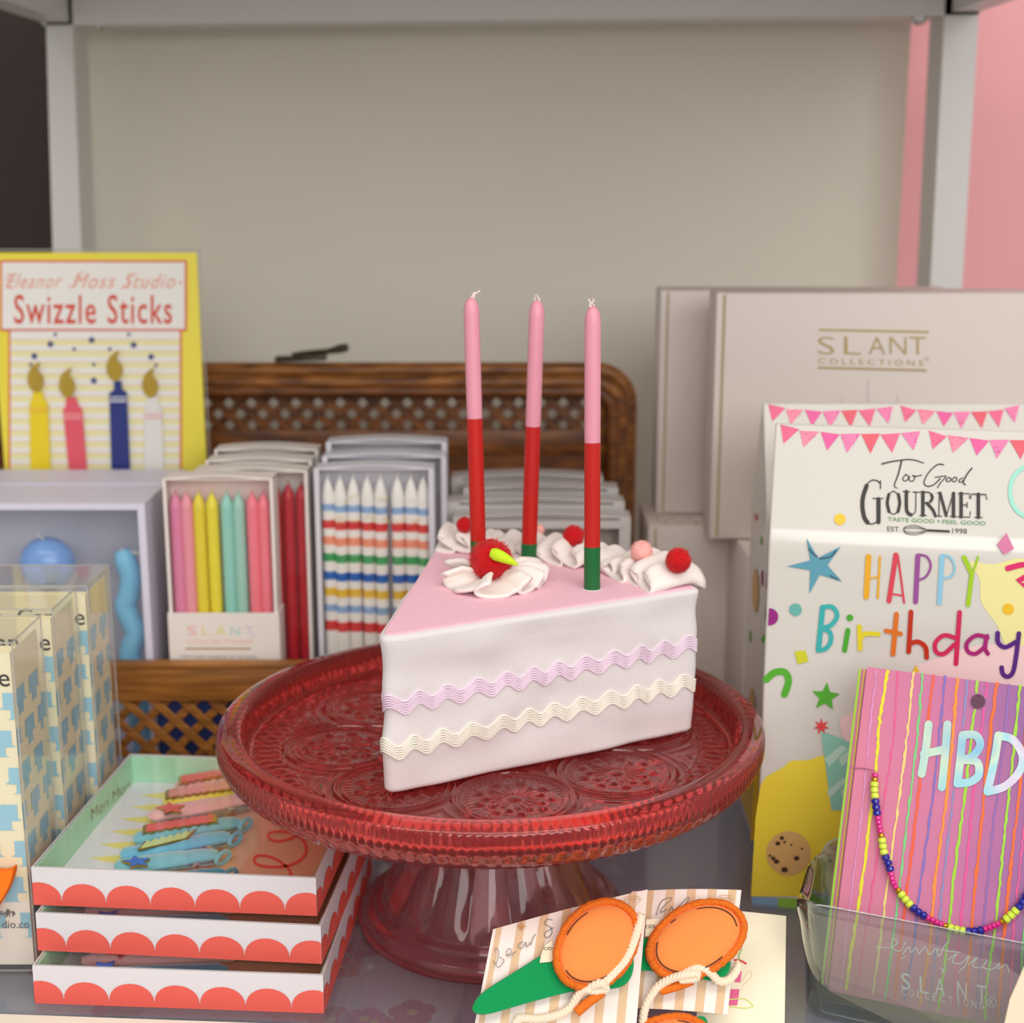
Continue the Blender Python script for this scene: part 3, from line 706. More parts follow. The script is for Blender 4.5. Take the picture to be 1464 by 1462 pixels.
# wide boxes with novelty candles
M_greyin = mat('grey_tray', (196, 200, 216), .35)
x0, x1, yb = -.415, -.2475, .966
bb = thing('novelty_candle_box', (-.33, .995, IN0), 'wide lavender box with clear window holding the blue dome and wavy candles', 'candle box', 'wide candle boxes')
def widebox(t, x0, x1, y0, y1, z1):
    m = MB(); th = .0012
    m.bx(x0, x1, y1 - th, y1, IN0, z1); m.bx(x0, x0 + th, y0, y1 - th, IN0, z1); m.bx(x1 - th, x1, y0, y1 - th, IN0, z1); m.bx(x0 + th, x1 - th, y0, y1 - th, z1 - th, z1); m.bx(x0 + th, x1 - th, y0, y1 - th, IN0, IN0 + th)
    m.build('sleeve', M_lav, t)
    framering(x0, x1, IN0, z1, .005, .0045, y0).build('window_frame', M_lav, t)
    m = MB(); m.bx(x0 + .002, x1 - .002, y1 - .004, y1 - .002, IN0 + .0015, z1 - .0015); m.build('inner_tray', M_greyin, t)
    m = MB(); m.add([(x0 + .002, y0 + .0006, IN0 + .002), (x1 - .002, y0 + .0006, IN0 + .002), (x1 - .002, y0 + .0006, z1 - .002), (x0 + .002, y0 + .0006, z1 - .002)], [(0, 1, 2, 3)])
    m.build('window_film', film('hazy_film', haze=.06, rough=.08, boost=1.6), t)
widebox(bb, x0, x1, yb, 1.0235, .1995)
b2 = thing('novelty_candle_box', (-.33, 1.05, IN0), 'wide lavender box standing behind the one with the blue candles', 'candle box', 'wide candle boxes'); widebox(b2, x0 - .002, x1 + .004, 1.027, 1.077, .2005)
# dome candle and wavy candle stand inside
dm = thing('balloon_candle', (-.31, .99, IN0 + .0013), 'round blue balloon-like candle inside the wide lavender box', 'candle')
c = PY(.990).at(68, 806); m = MB(); m.ball(c, .0192, 0, 4, (1, .85, 1)); m.build('wax', mat('blue_wax', (112, 166, 236), .3, coat=.4, sss=.1), dm)
m = MB(); m.tube([(c.x, .99, IN0 + .0015), (c.x, .99, c.z - .015)], .003, 10); m.build('stick', M_white, dm)
m = MB(); a = c + Vector((0, -.003, .018)); m.tube([a, a + Vector((-.002, -.003, .003)), a + Vector((-.003, -.005, .006))], .0008, 6); m.build('wick', M_white, dm)
wv = thing('wavy_candle', (-.26, .985, IN0 + .0013), 'wavy sky blue candle inside the wide lavender box', 'candle')
pl = PY(.985); path = [(174, 786), (180, 803), (187, 825), (184, 850), (180, 866), (186, 885), (194, 905), (188, 925), (186, 940), (196, 962), (204, 985), (200, 1005), (200, 1030), (206, 1060), (206, 1080)]
p3 = smooth2([tuple(pl.at(*q)) for q in path]); p3 = [q for q in p3 if q[2] > IN0 + .003]; n = len(p3)
m = MB(); m.tube(p3, [.0046 + .0030 * min(1, i / 5) for i in range(n)], 16); m.build('wax', mat('sky_wax', (124, 202, 240), .45, sss=.1), wv)
m = MB(); m.tube([pl.at(172, 786), pl.at(184, 788), pl.at(199, 791)], .0009, 6); m.build('wick', M_white, wv)

# ================================================================== SWIZZLE STICK CARD
yk = 1.088; pl = PY(yk); tl, tr = pl.at(-18, 361), pl.at(281, 360)
sk = thing('swizzle_stick_pack', ((tl.x + tr.x) / 2, yk, IN0), 'yellow carded pack of four candle shaped swizzle sticks standing behind the lavender boxes', 'swizzle sticks')
M_yel = mat('lemon_card', (240, 224, 72), .55); M_coral = mat('coral_print', (226, 104, 84), .6); M_cream = mat('cream_print', (240, 238, 232), .6); M_ystripe = mat('pale_lemon_print', (238, 232, 176), .6); M_navyp = mat('navy_print', (44, 56, 128), .6)
m = MB(); m.bx(tl.x, tr.x, yk, yk + .002, IN0, tl.z, .0004); m.build('backing_card', M_yel, sk)
m = MB()
m.shape(rect(12, 460, 260, 1000), pl, .0003, 1); m.shape(rect(15, 460, 257, 1000), pl, .0005, 2)
for i in range(20): m.shape(rect(15, 486 + i * 16.2, 257, 493.5 + i * 16.2), pl, .0006, 3)
for i in range(20):
    m.shape(rect(15, 485 + i * 16.2, 257, 485.8 + i * 16.2), pl, .0007, 5); 
m.shape(rect(0, 372, 267, 473), pl, .0008, 1); m.shape(rect(3, 375, 264, 470), pl, .001, 2)
for x, y, r in ((72, 492, 6), (131, 486, 6), (191, 493, 6), (49, 509, 6), (216, 510, 6), (79, 478, 3.5), (184, 478, 3.5), (106, 499, 3.5), (157, 499, 3.5), (134, 521, 3.5), (223, 522, 3.5), (134, 544, 6), (44, 521, 3.5)): m.shape(star_px(x, y, r, r * .5), pl, .0009, 4)
m.build('printed_panel', [M_yel, M_coral, M_cream, M_ystripe, M_navyp, mat('thin_rule', (232, 190, 150), .6)], sk)
m = MB(); m.text('Swizzle Sticks', [(20, 421), (246, 421), (246, 463), (20, 463)], pl, .0013, 0, bold=.008, space=1.12)
m.build('title_lettering', mat('vermilion_ink', (216, 74, 52), .6), sk)
m = MB(); m.text('Eleanor', [(9, 391), (89, 391), (89, 412), (9, 412)], pl, .0013, 0, shear=.45, space=1.15); m.text('Moss', [(103, 391), (165, 391), (165, 412), (103, 412)], pl, .0013, 0, shear=.45, space=1.15); m.text('Studio', [(176, 391), (251, 391), (251, 412), (176, 412)], pl, .0013, 0, shear=.45, space=1.15)
m.disc(2, 404, 2.2, pl, .0013); m.disc(258, 404, 2.2, pl, .0013)
m.stroke([(20, 398), (12, 392), (8, 398), (14, 402), (9, 409), (16, 412)], 1.2, pl, .0014); m.stroke([(98, 410), (108, 408), (112, 392), (120, 389)], 1.2, pl, .0014); m.stroke([(173, 412), (182, 408), (186, 395), (196, 391)], 1.2, pl, .0014)
m.build('maker_lettering', mat('salmon_ink', (236, 160, 140), .6), sk)
M_glit = mat('gold_glitter', (196, 164, 66), .35, metal=.6, bump=1.0, bscale=1200, var=.4, vscale=900)
pf = PY(yk - .003)
for nm, c, bc, body, fx, fy in (('yellow', (240, 214, 36), (240, 190, 60), [(47, 560), (61, 560), (62, 571), (68, 577), (73, 700), (44, 700), (42, 577), (46, 571)], 52, 540), ('coral pink', (232, 92, 110), (250, 170, 176), [(94, 568), (108, 568), (111, 579), (117, 586), (126, 700), (101, 700), (90, 586), (94, 580)], 97, 548), ('navy blue', (40, 54, 126), (220, 220, 230), [(163, 545), (173, 545), (174, 556), (181, 562), (187, 700), (160, 700), (156, 562), (163, 557)], 165, 524), ('white', (232, 230, 226), (240, 180, 180), [(211, 567), (225, 567), (227, 580), (231, 586), (235, 700), (207, 700), (206, 586), (210, 580)], 216, 548)):
    m = MB(); m.prism([pf.at(u, v) for u, v in body], (0, .0018, 0), 0)
    s = m.build('swizzle_stick', mat(nm.replace(' ', '_') + '_acrylic', c, .3), sk); tag(s, nm + ' swizzle stick')
    m = MB(); b0 = body[4][0] - 3; v0 = body[3][1] + 5; u0, u1 = body[6][0] + 1, body[3][0]
    m.shape(rect(u0, v0, u1, v0 + 2), pf, .0003); m.shape(rect(u0, v0 + 5, u1, v0 + 7.5), pf, .0003); m.build('stripe', mat(nm.replace(' ', '_') + '_band', bc, .5), s)
    m = MB(); fl = [(fx + 4, fy - 22), (fx + 1, fy - 12), (fx + 8, fy - 2), (fx + 9, fy + 10), (fx + 3, fy + 20), (fx - 5, fy + 19), (fx - 12, fy + 8), (fx - 12, fy - 4), (fx - 7, fy - 15)]
    m.prism([pf.at(u, v, .0006) for u, v in smooth2(fl, True, 4)], (0, .0022, 0), 0); m.build('flame', M_glit, s)
m = MB(); x0, x1, z1 = tl.x - .002, tr.x + .0026, tl.z + .002
for a, b in (((x0, z1), (x1, z1)), ((x1, z1), (x1, IN0 + .002))): m.tube([(a[0], yk - .001, a[1]), (b[0], yk - .001, b[1])], .0006, 6)
m.build('sleeve_seam', M_edge, sk)

# ================================================================== WHITE CARTONS AT THE RIGHT
M_wbox = mat('bright_white_card', (224, 213, 206), .5); M_seam = mat('gold_seam', (190, 170, 120), .5)
def whitebox(t, x0, x1, y0, y1, z0, z1):
    m = MB(); m.bx(x0, x1, y0 + .0012, y1, z0, z1, .0012); m.build('carton', M_wbox, t)
    m = MB(); m.bx(x0 + .006, x1 - .001, y0 - .0006, y0 + .0010, z0 + .001, z1 - .0005, .0006); m.build('front_flap', M_wbox, t)
    m = MB(); m.bx(x0 + .0045, x0 + .0056, y0 + .0004, y0 + .0011, z0 + .002, z1 - .002); m.build('seam', M_seam, t)
cb = thing('white_carton', (.2, 1.08, 0), 'white carton lying on the shelf under the rear upright carton, left end showing', 'carton', 'white cartons on the right')
whitebox(cb, .0995, .30, 1.0416, 1.1216, 0, .1655)
m = MB(); pz = PZ(.1658)
for u in range(940, 1060, 22):
    for v, s in ((740, 0), (747, 11)): m.disc(u + s, v, 2.6, pz, .0002, 0, 1.8, 10)
m.build('gold_dots', mat('gold_dot_ink', (206, 190, 130), .5), cb)
cb2 = thing('white_carton', (.26, 1.0, 0), 'white carton lying on the shelf under the front upright carton', 'carton', 'white cartons on the right')
whitebox(cb2, .158, .36, .958, 1.0395, 0, .1655)
c2 = thing('white_carton', (.215, 1.1, .1655), 'plain white carton standing upright behind the gold lettered one', 'carton', 'white cartons on the right')
whitebox(c2, .1086, .323, 1.080, 1.118, .1658, .333)
c1 = thing('white_carton', (.245, 1.02, .1655), 'white carton with gold lettering standing upright behind the birthday boxes', 'carton', 'white cartons on the right')
whitebox(c1, .1385, .354, 1.000, 1.038, .1658, .3375)
pl = PY(.9993); m = MB()
for u, ch in zip((1169, 1207, 1242, 1272, 1300), 'SLANT'): m.text(ch, [(u, 481), (u + 24, 482), (u + 24, 507), (u, 506)], pl, .0002, bold=-.012)
m.shape([(1171, 470), (1328, 473), (1328, 476), (1171, 473)], pl, .0002); m.shape([(1169, 524), (1325, 528), (1325, 531), (1169, 527)], pl, .0002)
m.text('COLLECTIONS', [(1170, 512), (1320, 515), (1320, 523), (1170, 520)], pl, .0002, space=1.5); m.stroke(arc_px(1325, 513, 2.6, 2.6, 0, 350, 8), .8, pl, .0002, 0, False)
for s, (u, v) in ((1, (1241, 538)), (.6, (1202, 562)), (.6, (1283, 562)), (.4, (1225, 570)), (.4, (1262, 570))): pass
m.build('gold_lettering', mat('pale_gold_foil', (178, 158, 100), .35, metal=.6), c1)
m = MB()
for u, v in ((1241, 540), (1202, 565), (1283, 563), (1226, 572), (1258, 572)): m.stroke([(u, v), (u + .5, v + 16), (u - 1, 640)], [1, 4], pl, .0002, 0, False)
m.build('candelabra_print', mat('faint_print', (216, 200, 204), .6), c1)

# ================================================================== BIRTHDAY BOXES
M_gloss = mat('glossy_white_card', (214, 211, 204), .16, coat=.5)
ZK, ZR, D, BW = .220, .279, .062, .170
BO = Vector((.1418, .787, 0)); BYAW = radians(-12); BXv = Vector((cos(BYAW), sin(BYAW), 0)); BYv = Vector((-sin(BYAW), cos(BYAW), 0))
def bl(x, y, z): return BO + BXv * x + BYv * y + Vector((0, 0, z))
bx = thing('birthday_box', BO, 'tall glossy birthday treat box, front of its pair, behind the bead card dish', 'treat box', 'birthday treat boxes')
m = MB(); mid = D / 2; tl_ = .009; kn = []
up_ = Vector((0, mid - .0012, ZR - ZK)).normalized()
pa, pb, pc = Vector((0, 0, ZK - tl_)), Vector((0, 0, ZK)), Vector((0, 0, ZK)) + up_ * tl_
fr_ = [Vector((0, 0, 0))] + [pa * (1 - t) ** 2 + pb * 2 * t * (1 - t) + pc * t * t for t in [q / 8 for q in range(9)]] + [Vector((0, mid - .0012, ZR))]
sec = [(p.y, p.z) for p in fr_] + [(D - p.y, p.z) for p in reversed(fr_)]
m.loft([[bl(0, y, z) for y, z in sec], [bl(BW, y, z) for y, z in sec]], 0, True)
o = m.build('box_body', M_gloss, bx, recalc=True)
md = o.modifiers.new('round', 'BEVEL'); md.width = .0012; md.segments = 2; md.limit_method = 'ANGLE'; md.angle_limit = radians(60)
PF = Plane(BO, BYv); PS = Plane(bl(0, 0, ZK), BXv.cross(bl(0, D / 2 - .0012, ZR) - bl(0, 0, ZK)))
Z5 = zoomer(1064, 560, 3.655); Z6 = zoomer(1064, 900, 2.6025)
def z5(l): return [Z5(*p) for p in l]
def z6(l): return [Z6(*p) for p in l]
pinks = [mat('bunting_rose', (228, 96, 136), .4, var=.15, vscale=200), mat('bunting_pink', (236, 130, 158), .4, var=.15, vscale=200), mat('bunting_magenta', (224, 84, 152), .4, var=.1, vscale=200), mat('bunting_orchid', (232, 120, 170), .4, var=.1, vscale=200), mat('bunting_red', (222, 84, 104), .4, var=.1, vscale=200)]
seq = [0, 1, 2, 3, 4, 0, 3]
tri = [[(190, 170), (288, 195), (205, 270)], [(290, 203), (392, 207), (310, 290)], [(400, 208), (500, 222), (433, 305)], [(502, 220), (610, 218), (537, 318)], [(612, 220), (710, 218), (660, 322)], [(712, 222), (815, 215), (773, 318)], [(820, 215), (920, 205), (885, 305)],
       [(965, 202), (1060, 232), (985, 300)], [(1065, 225), (1175, 240), (1090, 318)], [(1178, 240), (1280, 255), (1215, 332)], [(1282, 250), (1385, 250), (1320, 348)], [(1388, 252), (1490, 252), (1445, 352)], [(1492, 252), (1590, 245), (1550, 350)], [(1595, 238), (1690, 222), (1650, 325)]]
m = MB()
for i, t3 in enumerate(tri): m.shape(z5(t3), PS, .0004, seq[i % 7])
dots = mat('bunting_dot', (170, 60, 120), .4); rnd = random.Random(2)
for i, t3 in enumerate(tri):
    if i % 7 in (0, 1, 3, 6):
        for q in range(7):
            a, b = sorted((rnd.random(), rnd.random())); w = (a * .8 + .1, (b - a) * .8, 0)
            cx = t3[0][0] * (1 - b) * .9 + t3[1][0] * a * .9 + t3[2][0] * (b - a) + .1 * t3[0][0] * b; cy = (t3[0][1] + 8) * (1 - b) + (t3[1][1] + 8) * a + t3[2][1] * (b - a)
            u, vv = Z5(t3[0][0] * (1 - b) + t3[1][0] * a + t3[2][0] * (b - a), cy - 6); m.disc(u, vv, .8, PS, .0006, 5, n=6)
m.build('bunting_print', pinks + [dots], bx)
m = MB()
def S(l, w, mi=0, sm=True): m.stroke(z5(l), [q / 3.655 for q in w] if isinstance(w, tuple) else w / 3.655, PS, .0005, mi, sm)
S([(720, 376), (780, 362), (870, 353), (938, 371)], (8, 5)); S([(822, 362), (805, 430), (785, 488), (800, 502)], (9, 4)); S([(845, 430), (828, 455), (845, 465), (860, 445), (845, 430)], 5); S([(865, 440), (862, 460), (880, 466), (892, 448), (880, 436), (900, 440), (928, 434)], 5)
S([(1042, 380), (1010, 380), (965, 420), (940, 470), (955, 492), (990, 485), (1025, 452)], 6); S([(998, 446), (1055, 440), (1030, 470), (1010, 500)], 5)
S([(1068, 446), (1055, 462), (1072, 468), (1080, 452), (1068, 446)], 5); S([(1098, 445), (1085, 462), (1102, 468), (1112, 450), (1098, 445)], 5); S([(1142, 448), (1122, 462), (1130, 472), (1150, 458)], 5); S([(1190, 398), (1165, 430), (1145, 470), (1155, 484)], 7)
# GOURMET, thick and thin
S([(712, 478), (690, 462), (660, 465), (632, 500), (616, 560), (616, 620), (634, 675), (662, 690), (690, 680), (702, 660)], 6)
S([(640, 490), (622, 545), (618, 600), (628, 655), (645, 682)], 22); S([(712, 464), (712, 505)], 6, 0, False); S([(702, 560), (702, 680)], 22, 0, False); S([(672, 556), (725, 556)], 5, 0, False)
S([(780, 517), (752, 540), (746, 580), (756, 620), (780, 638), (806, 622), (815, 580), (806, 538), (780, 517)], 5); S([(756, 535), (748, 580), (757, 625)], 16); S([(806, 535), (813, 580), (804, 625)], 16)
S([(848, 520), (848, 605), (856, 632), (872, 642)], 18); S([(830, 519), (866, 521)], 5, 0, False); S([(872, 642), (892, 630), (897, 600), (897, 524)], 5); S([(882, 522), (912, 524)], 5, 0, False)
S([(934, 524), (934, 644)], 18, 0, False); S([(918, 522), (955, 522)], 5, 0, False); S([(918, 645), (952, 645)], 5, 0, False); S([(934, 524), (970, 526), (985, 552), (968, 578), (936, 580)], 6); S([(978, 536), (984, 552), (974, 572)], 14); S([(955, 580), (985, 615), (1000, 648)], 15)
S([(1020, 528), (1018, 648)], 5, 0, False); S([(1004, 648), (1032, 649)], 5, 0, False); S([(1024, 528), (1056, 646)], 15, 0, False); S([(1058, 646), (1092, 530)], 5, 0, False); S([(1094, 530), (1094, 650)], 18, 0, False); S([(1076, 650), (1110, 651)], 5, 0, False); S([(1010, 527), (1030, 527)], 5, 0, False)
S([(1134, 530), (1134, 652)], 18, 0, False); S([(1118, 529), (1178, 531), (1178, 552)], 5, 0, False); S([(1118, 652), (1180, 654), (1182, 626)], 5, 0, False); S([(1134, 590), (1165, 591)], 5, 0, False); S([(1165, 578), (1165, 604)], 5, 0, False)
S([(1224, 534), (1224, 655)], 18, 0, False); S([(1184, 556), (1186, 533), (1264, 536), (1268, 560)], 6, 0, False); S([(1205, 655), (1244, 656)], 5, 0, False)
m.text('TASTE GOOD', z5([(750, 653), (996, 665), (996, 686), (750, 674)]), PS, .0005, 1, bold=.01); m.disc(*Z5(1016, 674), 1.6, PS, .0005, 1, n=8); m.text('FEEL GOOD', z5([(1036, 667), (1262, 676), (1262, 697), (1036, 688)]), PS, .0005, 1, bold=.01)
m.text('EST.', z5([(748, 702), (816, 705), (816, 730), (748, 727)]), PS, .0005, 2); m.text('1998', z5([(1088, 712), (1164, 715), (1164, 741), (1088, 738)]), PS, .0005, 2)
for a in (24, 17, 9): S([(958, 721), (900, 721 - a), (850, 720 - a * .8), (832, 718), (850, 722 + a * .8), (900, 723 + a), (958, 725)], 2.6)
S([(958, 723), (1070, 728)], 11, 0, False)
m.build('logo_lettering', [M_black, mat('sage_ink', (112, 158, 112), .5), mat('charcoal_ink', (80, 76, 72), .5)], bx)
ink = []
def I(name, c): ink.append(mat(name, c, .4)); return len(ink) - 1
m = MB()
def T5(l, w, mi, sm=True, pl=PF, h=.0006): m.stroke(z5(l), [q / 3.655 for q in w] if isinstance(w, tuple) else w / 3.655, pl, h, mi, sm)
k = I('ink_amber', (232, 172, 38)); T5([(650, 862), (638, 1070)], 30, k, False); T5([(710, 862), (698, 1076)], 12, k, False); T5([(650, 975), (704, 966)], 10, k, False)
k = I('ink_rosered', (218, 66, 86)); T5([(793, 852), (757, 1092)], (26, 26), k, False); T5([(803, 855), (822, 990), (836, 1102)], 11, k, False); T5([(775, 1056), (826, 1064)], 10, k, False)
k = I('ink_violet', (152, 76, 152)); T5([(908, 857), (896, 1096)], 26, k, False); T5([(910, 850), (955, 862), (975, 910), (950, 965), (905, 985)], 12, k)
k = I('ink_sky', (142, 200, 226)); T5([(1034, 862), (1020, 1102)], 26, k, False); T5([(1040, 852), (1080, 868), (1100, 920), (1080, 965), (1030, 975)], 12, k)
k = I('ink_lime', (164, 206, 30)); T5([(1150, 866), (1190, 955)], (26, 22), k, False); T5([(1190, 950), (1170, 1112)], 24, k, False); T5([(1223, 862), (1192, 955)], 11, k, False)
k = I('ink_teal', (56, 176, 176)); T5([(410, 1126), (388, 1350)], 28, k, False); T5([(410, 1126), (460, 1124), (486, 1168), (455, 1218), (405, 1234)], 24, k); T5([(405, 1236), (448, 1256), (452, 1305), (425, 1342), (388, 1350)], 24, k)
k = I('ink_green', (72, 168, 44)); m.disc(*Z5(552, 1180), 4.8, PF, .0006, k); T5([(542, 1246), (525, 1350)], 26, k, False)
k = I('ink_yellow', (226, 210, 40)); T5([(602, 1226), (606, 1342)], 26, k, False); T5([(606, 1295), (632, 1265), (702, 1266)], 24, k)
k = I('ink_orange', (220, 116, 36)); T5([(796, 1162), (778, 1370)], 26, k, False); T5([(742, 1248), (818, 1264)], 24, k, False)
k = I('ink_brick', (190, 48, 20)); T5([(872, 1150), (860, 1358)], 25, k, False); T5([(864, 1316), (910, 1306), (948, 1335), (954, 1388)], 25, k)
k = I('ink_crimson', (208, 38, 86)); T5([(1102, 1285), (1045, 1272), (1000, 1310), (1004, 1358), (1045, 1368), (1100, 1318)], 23, k); T5([(1126, 1152), (1107, 1420)], 25, k, False)
k = I('ink_magenta', (168, 32, 116)); T5([(1272, 1284), (1215, 1272), (1166, 1310), (1168, 1354), (1210, 1368), (1262, 1328)], 22, k); T5([(1270, 1275), (1258, 1335), (1274, 1368)], 22, k)
k = I('ink_purple', (88, 34, 124)); T5([(1325, 1260), (1328, 1310), (1365, 1334), (1420, 1306)], 24, k); T5([(1436, 1262), (1420, 1390), (1404, 1466), (1376, 1488), (1352, 1472), (1346, 1440)], 24, k)
m.build('greeting_lettering', ink, bx)
ink = []; m = MB()
k = I('splash_lemon', (238, 230, 160)); m.shape(z5(smooth2([(1180, 890), (1300, 900), (1440, 870), (1600, 900), (1700, 1100), (1650, 1350), (1500, 1480), (1380, 1350), (1320, 1220), (1240, 1100), (1230, 980)], True)), PF, .0002, k)
k = I('splash_pink', (240, 206, 206)); m.shape(z6(smooth2([(740, 100), (860, 60), (1041, 60), (1200, 120), (1200, 330), (900, 330), (700, 300), (600, 200), (660, 130)], True)), PF, .0003, k); m.shape(z6(smooth2([(360, 330), (420, 310), (470, 360), (430, 460), (370, 400)], True)), PF, .0003, k)
k = I('shape_yellow', (240, 192, 44)); m.disc(*Z5(500, 665), 8.3, PS, .0005, k, n=14); m.disc(*Z5(1380, 1135), 8.3, PF, .0005, k, n=14); m.shape(z6([(640, 130), (625, 158), (652, 158)]), PF, .0005, k)
k = I('shape_steelblue', (92, 158, 180)); m.shape(z5([(325, 762), (385, 868), (505, 808), (435, 905), (512, 992), (395, 955), (340, 1055), (345, 932), (222, 912), (345, 880)]), PF, .0005, k)
k = I('shape_petrol', (52, 96, 112))
T5([(338, 820), (360, 845), (380, 860)], 9, k, pl=PF, h=.0007); T5([(395, 872), (430, 866), (455, 858), (480, 830)], 8, k, h=.0007); T5([(450, 960), (490, 980)], 7, k, False, h=.0007)
k = I('shape_teal', (104, 178, 170)); m.disc(*Z5(268, 1138), 9, PF, .0005, k)
k = I('shape_plum', (150, 34, 128)); c = Z5(132, 1175); m.shape([(1099.5, c[1] - 12.3)] + arc_px(c[0], c[1], 12.6, 12.3, -90, 90) + [(1098.2, c[1] + 12.3)], PF, .0005, k)
k = I('shape_lime', (206, 210, 40)); m.shape(z5([(263, 1356), (320, 1350), (337, 1408), (280, 1423)]), PF, .0005, k)
k = I('shape_pinkgem', (222, 130, 172)); m.shape(z5([(1370, 735), (1410, 820), (1360, 850), (1322, 800)]), PF, .0005, k)
k = I('shape_raspberry', (222, 42, 110)); T5([(1378, 922), (1440, 905), (1500, 900), (1520, 935), (1430, 990), (1470, 1010)], 30, k, False)
k = I('shape_green', (84, 176, 46)); m.stroke(z6([(82, 185), (112, 160), (150, 158), (165, 190), (150, 240)]), 10, PF, .0005, k); m.shape([Z6(*q) for q in star_px(303, 250, 55, 24, 5, -pi / 2 + .1)], PF, .0005, k)
k = I('shape_red', (226, 70, 70)); m.shape([Z6(*q) for q in star_px(287, 360, 32, 13, 7)], PF, .0006, k)
k = I('shape_sunny', (240, 218, 60)); m.shape(z6(smooth2([(60, 580), (85, 545), (140, 515), (175, 488), (240, 484), (300, 468), (420, 475), (560, 470), (720, 490), (900, 480), (1050, 500)], False)) + z6([(1050, 992), (25, 992), (42, 700)]), PF, .0003, k)
k = I('shape_minty', (142, 204, 184)); m.shape(z6([(285, 375), (400, 420), (540, 420), (470, 672), (325, 672)]), PF, .0005, k)
k = I('shape_palemint', (190, 226, 208))
for a in (300, 350, 410): m.shape(z6([(a, 480), (a + 60, 430), (a + 85, 440), (a + 15, 510)]), PF, .0006, k); m.shape(z6([(a + 8, 600), (a + 68, 550), (a + 85, 562), (a + 18, 625)]), PF, .0006, k)
k = I('balloon_aqua', (150, 218, 200)); m.stroke(z5(arc_px(1490, 520, 100, 130, 0, 360, 20)), 6, PS, .0005, k)
k = I('cookie', (222, 178, 110)); m.disc(*Z6(165, 832), 32, PF, .0006, k); m.disc(*Z6(330, 850), 20, PF, .0006, k)
k = I('cookie_chip', (70, 40, 22))
for x, y, r in ((140, 775, 9), (125, 795, 10), (150, 790, 6), (195, 850, 11), (150, 893, 13), (108, 850, 9), (120, 862, 11), (95, 840, 6), (175, 800, 5), (215, 815, 5), (320, 860, 8)): m.disc(*Z6(x, y), r / 2.6, PF, .0008, k, r * .8 / 2.6, 9)
k = I('strip_blue', (128, 168, 196)); m.shape([(1074.5, 1281), (1112, 1283.5), (1112, 1297), (1075, 1294)], PF, .0006, k)
k = I('strip_green', (140, 196, 60)); m.shape([(1112, 1283.5), (1140, 1285), (1140, 1300), (1112, 1297)], PF, .0006, k); m.shape([(1140, 1285), (1330, 1290), (1330, 1310), (1140, 1300)], PF, .0006, k)
m.build('party_print', ink, bx)
# prints on the narrow left side
m = MB(); ink = []
def sd(y, z, r, mi, ry=None): m.add([bl(-.0004, y + r * cos(t), z + (ry or r) * sin(t)) for t in [2 * pi * i / 16 for i in range(16)]], [tuple(range(16))], mi)
sd(.005, .175, .005, I('shape_plum2', (150, 34, 128))); k = I('cookie2', (222, 178, 110)); sd(.03, .16, .014, k); sd(.025, .08, .016, k); k = I('side_lime', (120, 190, 50)); sd(.015, .196, .003, k); sd(.045, .125, .004, k); k = I('side_coral', (232, 120, 110)); sd(.04, .205, .006, k, .002)
k = I('side_yellow', (240, 218, 60)); m.add([bl(-.0003, .001, .006), bl(-.0003, D - .001, .006), bl(-.0003, D - .001, .06), bl(-.0003, .001, .07)], [(0, 1, 2, 3)], k)
m.build('side_print', ink, bx)
b2_ = dup(bx, Vector((.153, .8605, 0)) - BO, 'tall glossy birthday treat box standing behind the front one, only its bunting showing')
b2_.rotation_euler = (0, 0, radians(11))
